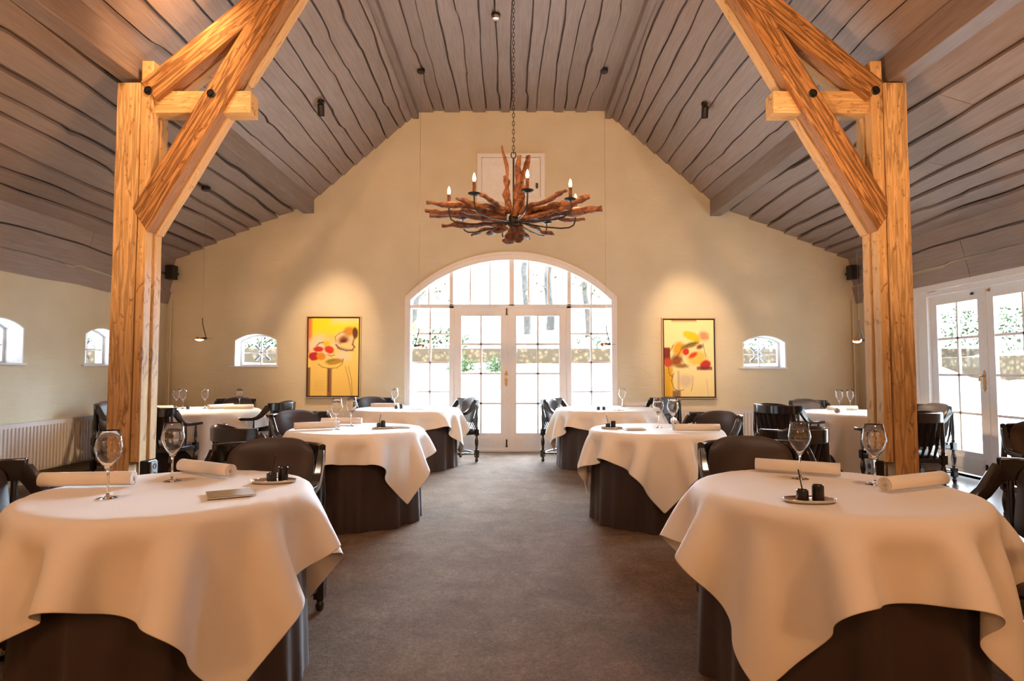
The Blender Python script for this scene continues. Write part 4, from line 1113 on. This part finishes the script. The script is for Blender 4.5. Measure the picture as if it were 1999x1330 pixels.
put('roll', 4.12, 7.70, 'napkin roll behind the cloth fold on the right corner table', .02); put('roll', 3.88, 7.30, 'napkin roll at the left rim of the right corner table', .9)
put('pot', 4.42, 7.52, 'small pot in front of the pipes on the right corner table')

# ------------------------------------------------------------------ outside
MB().box(-30, 40, D + .3, 13.2, -.10, -.04).build('terrace_ground', M_TERRACE)['kind'] = 'structure'
MB().box(W + .3, 40, -20, D + .3, -.10, -.04).build('side_yard_ground', M_TERRACE)['kind'] = 'structure'
MB().box(-40, -W - .3, -20, D + .3, -.10, -.04).build('side_yard_ground', M_TERRACE)['kind'] = 'structure'
o = MB().box(-1.7, 1.7, D + .32, D + .62, -.04, .03).build('brick_step', M_BRICK); tag(o, 'row of red bricks on edge outside the glazed doors', 'step')
def bank(name, x0, x1, y0, axis, h0, h1, depth, mm=None):
    m = MB(); n = 60; rows = 8; vs = []; fs = []
    for j in range(rows + 1):
        for i in range(n + 1):
            t = j / rows; u = x0 + (x1 - x0) * i / n
            z = h0 + (h1 - h0) * t + .12 * noise.noise(Vector((u * .8, j, 0))); v = y0 + depth * t
            vs.append((u, v, z) if axis == 'x' else (v, u, z))
    for j in range(rows):
        for i in range(n): fs.append((j * (n + 1) + i, j * (n + 1) + i + 1, (j + 1) * (n + 1) + i + 1, (j + 1) * (n + 1) + i))
    m.add(vs, fs); o = m.build(name, mm or M_LITTER, None, True); o['kind'] = 'structure'
bank('gravel_slope', -30, 13.2, 13, 'x', -.06, 1.6, 6.6, M_TERRACE); bank('gravel_slope', -20, 19.2, 8.8, 'y', -.06, 1.15, 4.6, M_TERRACE); bank('earth_bank', -30, 40, 19.5, 'x', 1.9, 3.2, 8); bank('earth_bank', -20, 26, 13.4, 'y', 1.55, 3.0, 6)
bank('earth_bank', -20, 26, -13.5, 'y', .8, 2.3, -6)
o = MB().box(-30, 40, 19.3, 19.8, 1.2, 2.0).build('retaining_wall', M_STONE, bevel=.03); o['kind'] = 'structure'
o = MB().box(13.1, 13.6, -20, 19.25, .9, 1.7).build('retaining_wall', M_STONE, bevel=.03); o['kind'] = 'structure'
def hedge(x0, x1, y, z, h, d, label, axis='x', mm=None, dens=900):
    m = MB(); rnd = random.Random(int(x0 * 10 + y * 7)); L = x1 - x0
    cnt = int(L * dens / 4)
    for _ in range(cnt):
        u = rnd.uniform(x0, x1); v = y + rnd.uniform(-d / 2, d / 2); zz = z + h * rnd.random() ** .8 * (1 + .25 * noise.noise(Vector((u * .7, y, 0))))
        s_ = rnd.uniform(.03, .08); a = Vector([rnd.gauss(0, 1) for _ in range(3)]).normalized(); b = a.orthogonal().normalized(); c = a.cross(b)
        p = Vector((u, v, zz)) if axis == 'x' else Vector((v, u, zz))
        m.add([p - b * s_, p + c * s_ * .6, p + b * s_, p - c * s_ * .6], [(0, 1, 2, 3)])
    o = m.build('hedge', mm or M_LEAF); tag(o, label, 'hedge')
hedge(-14, -1.5, 20.6, 1.95, .75, 1.2, 'green hedge on the bank beyond the left door leaf')
hedge(2.2, 9.8, 20.8, 1.95, .5, 1.0, 'sparser hedge on the bank beyond the right sidelight', dens=420)
hedge(7, 18.5, 14.8, 1.75, 1.3, 1.6, 'leafy shrubs on the bank outside the side doors', 'y', dens=800)
hedge(10, 20, 20.9, 2.0, 1.3, 1.2, 'dense shrubs on the far bank seen through the side doors', dens=800)
hedge(2, 15, -15.5, 1.2, 2.4, 2, 'green shrubs outside the small windows of the left wall', 'y', dens=800)
def tree(x, y, z, h, r, leafy, label, seed):
    g = empty('tree', (x, y, z), 0, label, 'tree', 'pale trees beyond the terrace'); rnd = random.Random(seed)
    m = MB(); n = 12; pts = [(noise.noise(Vector((k * .4, seed, 0))) * .3, noise.noise(Vector((k * .4, seed, 4))) * .3, h * k / n) for k in range(n + 1)]
    m.tube(pts, [r * (1 - .75 * k / n) for k in range(n + 1)], 10); m.build('trunk', M_BARK, g, True)
    m = MB(); tips = []
    for k in range(14):
        t = rnd.uniform(.3, .98); p = Vector(pts[int(t * n)]); a = rnd.uniform(0, 6.28); L = rnd.uniform(.5, 1.1)
        q = p + Vector((math.cos(a) * L, math.sin(a) * L, L * rnd.uniform(.4, 1.1))); mid = (p + q) / 2 + Vector((0, 0, .15)); m.tube([p, mid, q], [r * .22, r * .14, r * .05], 6); tips += [mid, q]
    m.build('branches', M_BARK, g, True)
    m = MB()
    for p in tips:
        for _ in range(leafy):
            c = p + Vector([rnd.gauss(0, .28) for _ in range(3)]); s_ = rnd.uniform(.05, .11); a = Vector([rnd.gauss(0, 1) for _ in range(3)]).normalized(); b = a.orthogonal().normalized(); cc = a.cross(b)
            m.add([c - b * s_, c + cc * s_ * .6, c + b * s_, c - cc * s_ * .6], [(0, 1, 2, 3)])
    if leafy: m.build('foliage', M_AUTUMN, g)
for i, (x, y, h, r, lf, lab) in enumerate([(-6.5, 24, 8, .2, 40, 'pale-leaved tree seen through the left sidelight of the arch'), (-4.1, 26, 9, .16, 30, 'slim tree seen through the top of the left door leaf'),
    (.6, 25, 10, .17, 6, 'thin bare tree seen through the left panes of the right door leaf'), (1.7, 27, 10, .24, 6, 'thicker bare tree seen through the right door leaf'), (2.9, 24, 9, .14, 8, 'thin tree seen left of the right sidelight'),
    (4.4, 26, 9, .2, 14, 'tree seen through the right sidelight'), (5.3, 23.5, 8, .13, 20, 'slender leafy tree at the right end of the arch view')]):
    tree(x, y, 2.1, h, r, lf, lab, i + 1)
for i, (y, lab) in enumerate([(13.0, 'pale leafy tree outside the first side door'), (16.8, 'pale leafy tree outside between the side doors')]):
    tree(17.5, y, 2.4, 8, .2, 30, lab, 20 + i)
for i, (x, lab) in enumerate([(-1.35, 'left potted plant outside on the terrace'), (-.35, 'right potted plant outside on the terrace')]):
    g = empty('potted_plant', (x, 16.5, .78), 0, lab, 'potted plant'); MB().lathe([(0, 0), (.22, 0), (.28, .4), (.24, .4), (0, .36)], 20).build('pot', M_BRICK, g, True)
    m = MB(); rnd = random.Random(i)
    for _ in range(260):
        p = Vector((rnd.gauss(0, .17), rnd.gauss(0, .17), .5 + abs(rnd.gauss(0, .2)))); s_ = .06; a = Vector([rnd.gauss(0, 1) for _ in range(3)]).normalized(); b = a.orthogonal().normalized(); c = a.cross(b)
        m.add([p - b * s_, p + c * s_ * .5, p + b * s_, p - c * s_ * .5], [(0, 1, 2, 3)])
    m.build('foliage', M_LEAF, g)

# ------------------------------------------------------------------ light
WARM = (1, .59, .31); WARM2 = (1, .68, .40); SOFT = (1, .70, .47)
def lamp(kind, loc, power, col, size=.1, aim=None, cone=60, blend=.6, name='lamp'):
    l = bpy.data.lights.new(name, kind); l.energy = power; l.color = col
    if kind != 'SUN': l.shadow_soft_size = size
    if kind == 'SPOT': l.spot_size = R_(cone); l.spot_blend = blend
    o = bpy.data.objects.new(name, l); C.objects.link(o); o.location = loc
    if aim is not None: o.rotation_euler = (Vector(aim) - Vector(loc)).to_track_quat('-Z', 'Y').to_euler()
    return o
lamp('SPOT', (-2.42, 7.68, 4.46), 420, WARM2, .05, (-2.85, 9.68, 1.75), 33, 1.0, 'painting_spot')
lamp('SPOT', (2.45, 7.70, 4.44), 420, WARM2, .05, (2.82, 9.68, 1.75), 33, 1.0, 'painting_spot')
for p in PEND[:2]: lamp('SPOT', p, 55, WARM2, .03, (p[0], p[1], 0), 130, .5, 'pendant_light')
for k in range(8):
    th = R_([11, -34, -79, -124, -169, 146, 101, 56][k]); lamp('POINT', (HX + math.sin(th) * .595, HY - math.cos(th) * .595, HZ + .35), 3.0, WARM, .05, name='candle_light')
# fill spots added overhead, without fixtures, over and behind the front tables
for (x, y, z, ax, ay, az, pw, cone, cc) in [(-2.0, 2.0, 4.7, -1.4, 2.7, .7, 128, 70, SOFT), (2.0, 2.0, 4.7, 1.35, 2.7, .7, 128, 70, SOFT), (-2.4, 3.9, 4.5, -1.5, 5.6, .7, 120, 70, SOFT), (2.4, 3.9, 4.5, 1.4, 5.6, .7, 120, 70, SOFT),
                              (-1.0, -2.4, 4.9, -.6, 9.0, 3.6, 560, 58, WARM), (1.0, -2.4, 4.9, .6, 9.0, 3.6, 560, 58, WARM), (-2.3, 4.4, 4.4, -5.4, 8.2, 2.0, 110, 85, WARM)]:
    lamp('SPOT', (x, y, z), pw, cc, .18, (ax, ay, az), cone, .8, 'overhead_fill')
# unseen warm fill points added behind the camera
for (x, y, z, pw) in [(-3.2, -2.2, 2.8, 165), (3.2, -2.2, 2.8, 165)]:
    lamp('POINT', (x, y, z), pw, (1, .47, .19), .35, name='rear_fill')
# fixtureless fill spots added to brighten the timber frames and boards from below
for x in (-.9, .9):
    lamp('SPOT', (x, 3.4, 1.5), 230, WARM, .12, (x * 3.0, 5.2, 4.4), 105, .9, 'timber_fill')
    lamp('SPOT', (x, 1.0, 2.2), 85, WARM, .25, (x * 2.0, 3.2, 5.0), 140, .9, 'board_fill')
for x in (-4.8, 4.8):
    lamp('SPOT', (x, 3.4, 1.6), 80, WARM, .2, (x * .85, 5.5, 4.0), 130, .9, 'slope_fill')  # fill added for the lower roof slopes, no lamp stands here
# daylight
sun = lamp('SUN', (0, 0, 20), 3.0, (1, .95, .88), aim=None, name='sun'); sun.data.angle = R_(2); sun.rotation_euler = (R_(42), 0, R_(-12))
for dv, pw in (((-.25, -.90, -.36), 46.0), ((-.93, -.30, -.30), 20.0)):
    sky = lamp('SUN', (0, 0, 22), pw, (.66, .83, 1.0), name='bright_sky_quarter'); sky.data.angle = R_(38)
    sky.rotation_euler = Vector(dv).to_track_quat('-Z', 'Y').to_euler()
wd = bpy.data.worlds.new('sky'); scene.world = wd; wd.use_nodes = True; nt = wd.node_tree; nt.nodes.clear()
bg = nt.nodes.new('ShaderNodeBackground'); ow = nt.nodes.new('ShaderNodeOutputWorld'); bg.inputs[0].default_value = (.74, .87, 1.0, 1); bg.inputs[1].default_value = 8.5
nt.links.new(bg.outputs[0], ow.inputs[0])
def portal(loc, rot, sx, sy):
    l = bpy.data.lights.new('daylight_portal', 'AREA'); l.shape = 'RECTANGLE'; l.size = sx; l.size_y = sy; l.cycles.is_portal = True
    o = bpy.data.objects.new('daylight_portal', l); C.objects.link(o); o.location = loc; o.rotation_euler = rot
portal((0, D + .36, 1.6), (R_(-90), 0, 0), 3.3, 3.1)
portal((W + .36, 7.06, 1.18), (0, R_(90), 0), 2.3, 2.4)

# ------------------------------------------------------------------ camera
cam = bpy.data.cameras.new('camera'); cam.sensor_width = 36; cam.lens = 36 * 1200 / 1999.; cam.clip_start = .05
co = bpy.data.objects.new('camera', cam); C.objects.link(co); co.location = (0, 0, 1.25); co.rotation_euler = (R_(90 + 2.96), 0, 0)
scene.camera = co
vs_ = scene.view_settings; vs_.view_transform = 'Standard'; vs_.look = 'None'; vs_.gamma = 1; vs_.use_curve_mapping = False; vs_.exposure = 0.30
cy = scene.cycles; cy.use_denoising = True; cy.max_bounces = 10; cy.diffuse_bounces = 5; cy.glossy_bounces = 4; cy.transmission_bounces = 8; cy.transparent_max_bounces = 12
cy.sample_clamp_indirect = 6; cy.caustics_reflective = False; cy.caustics_refractive = False; cy.blur_glossy = 1
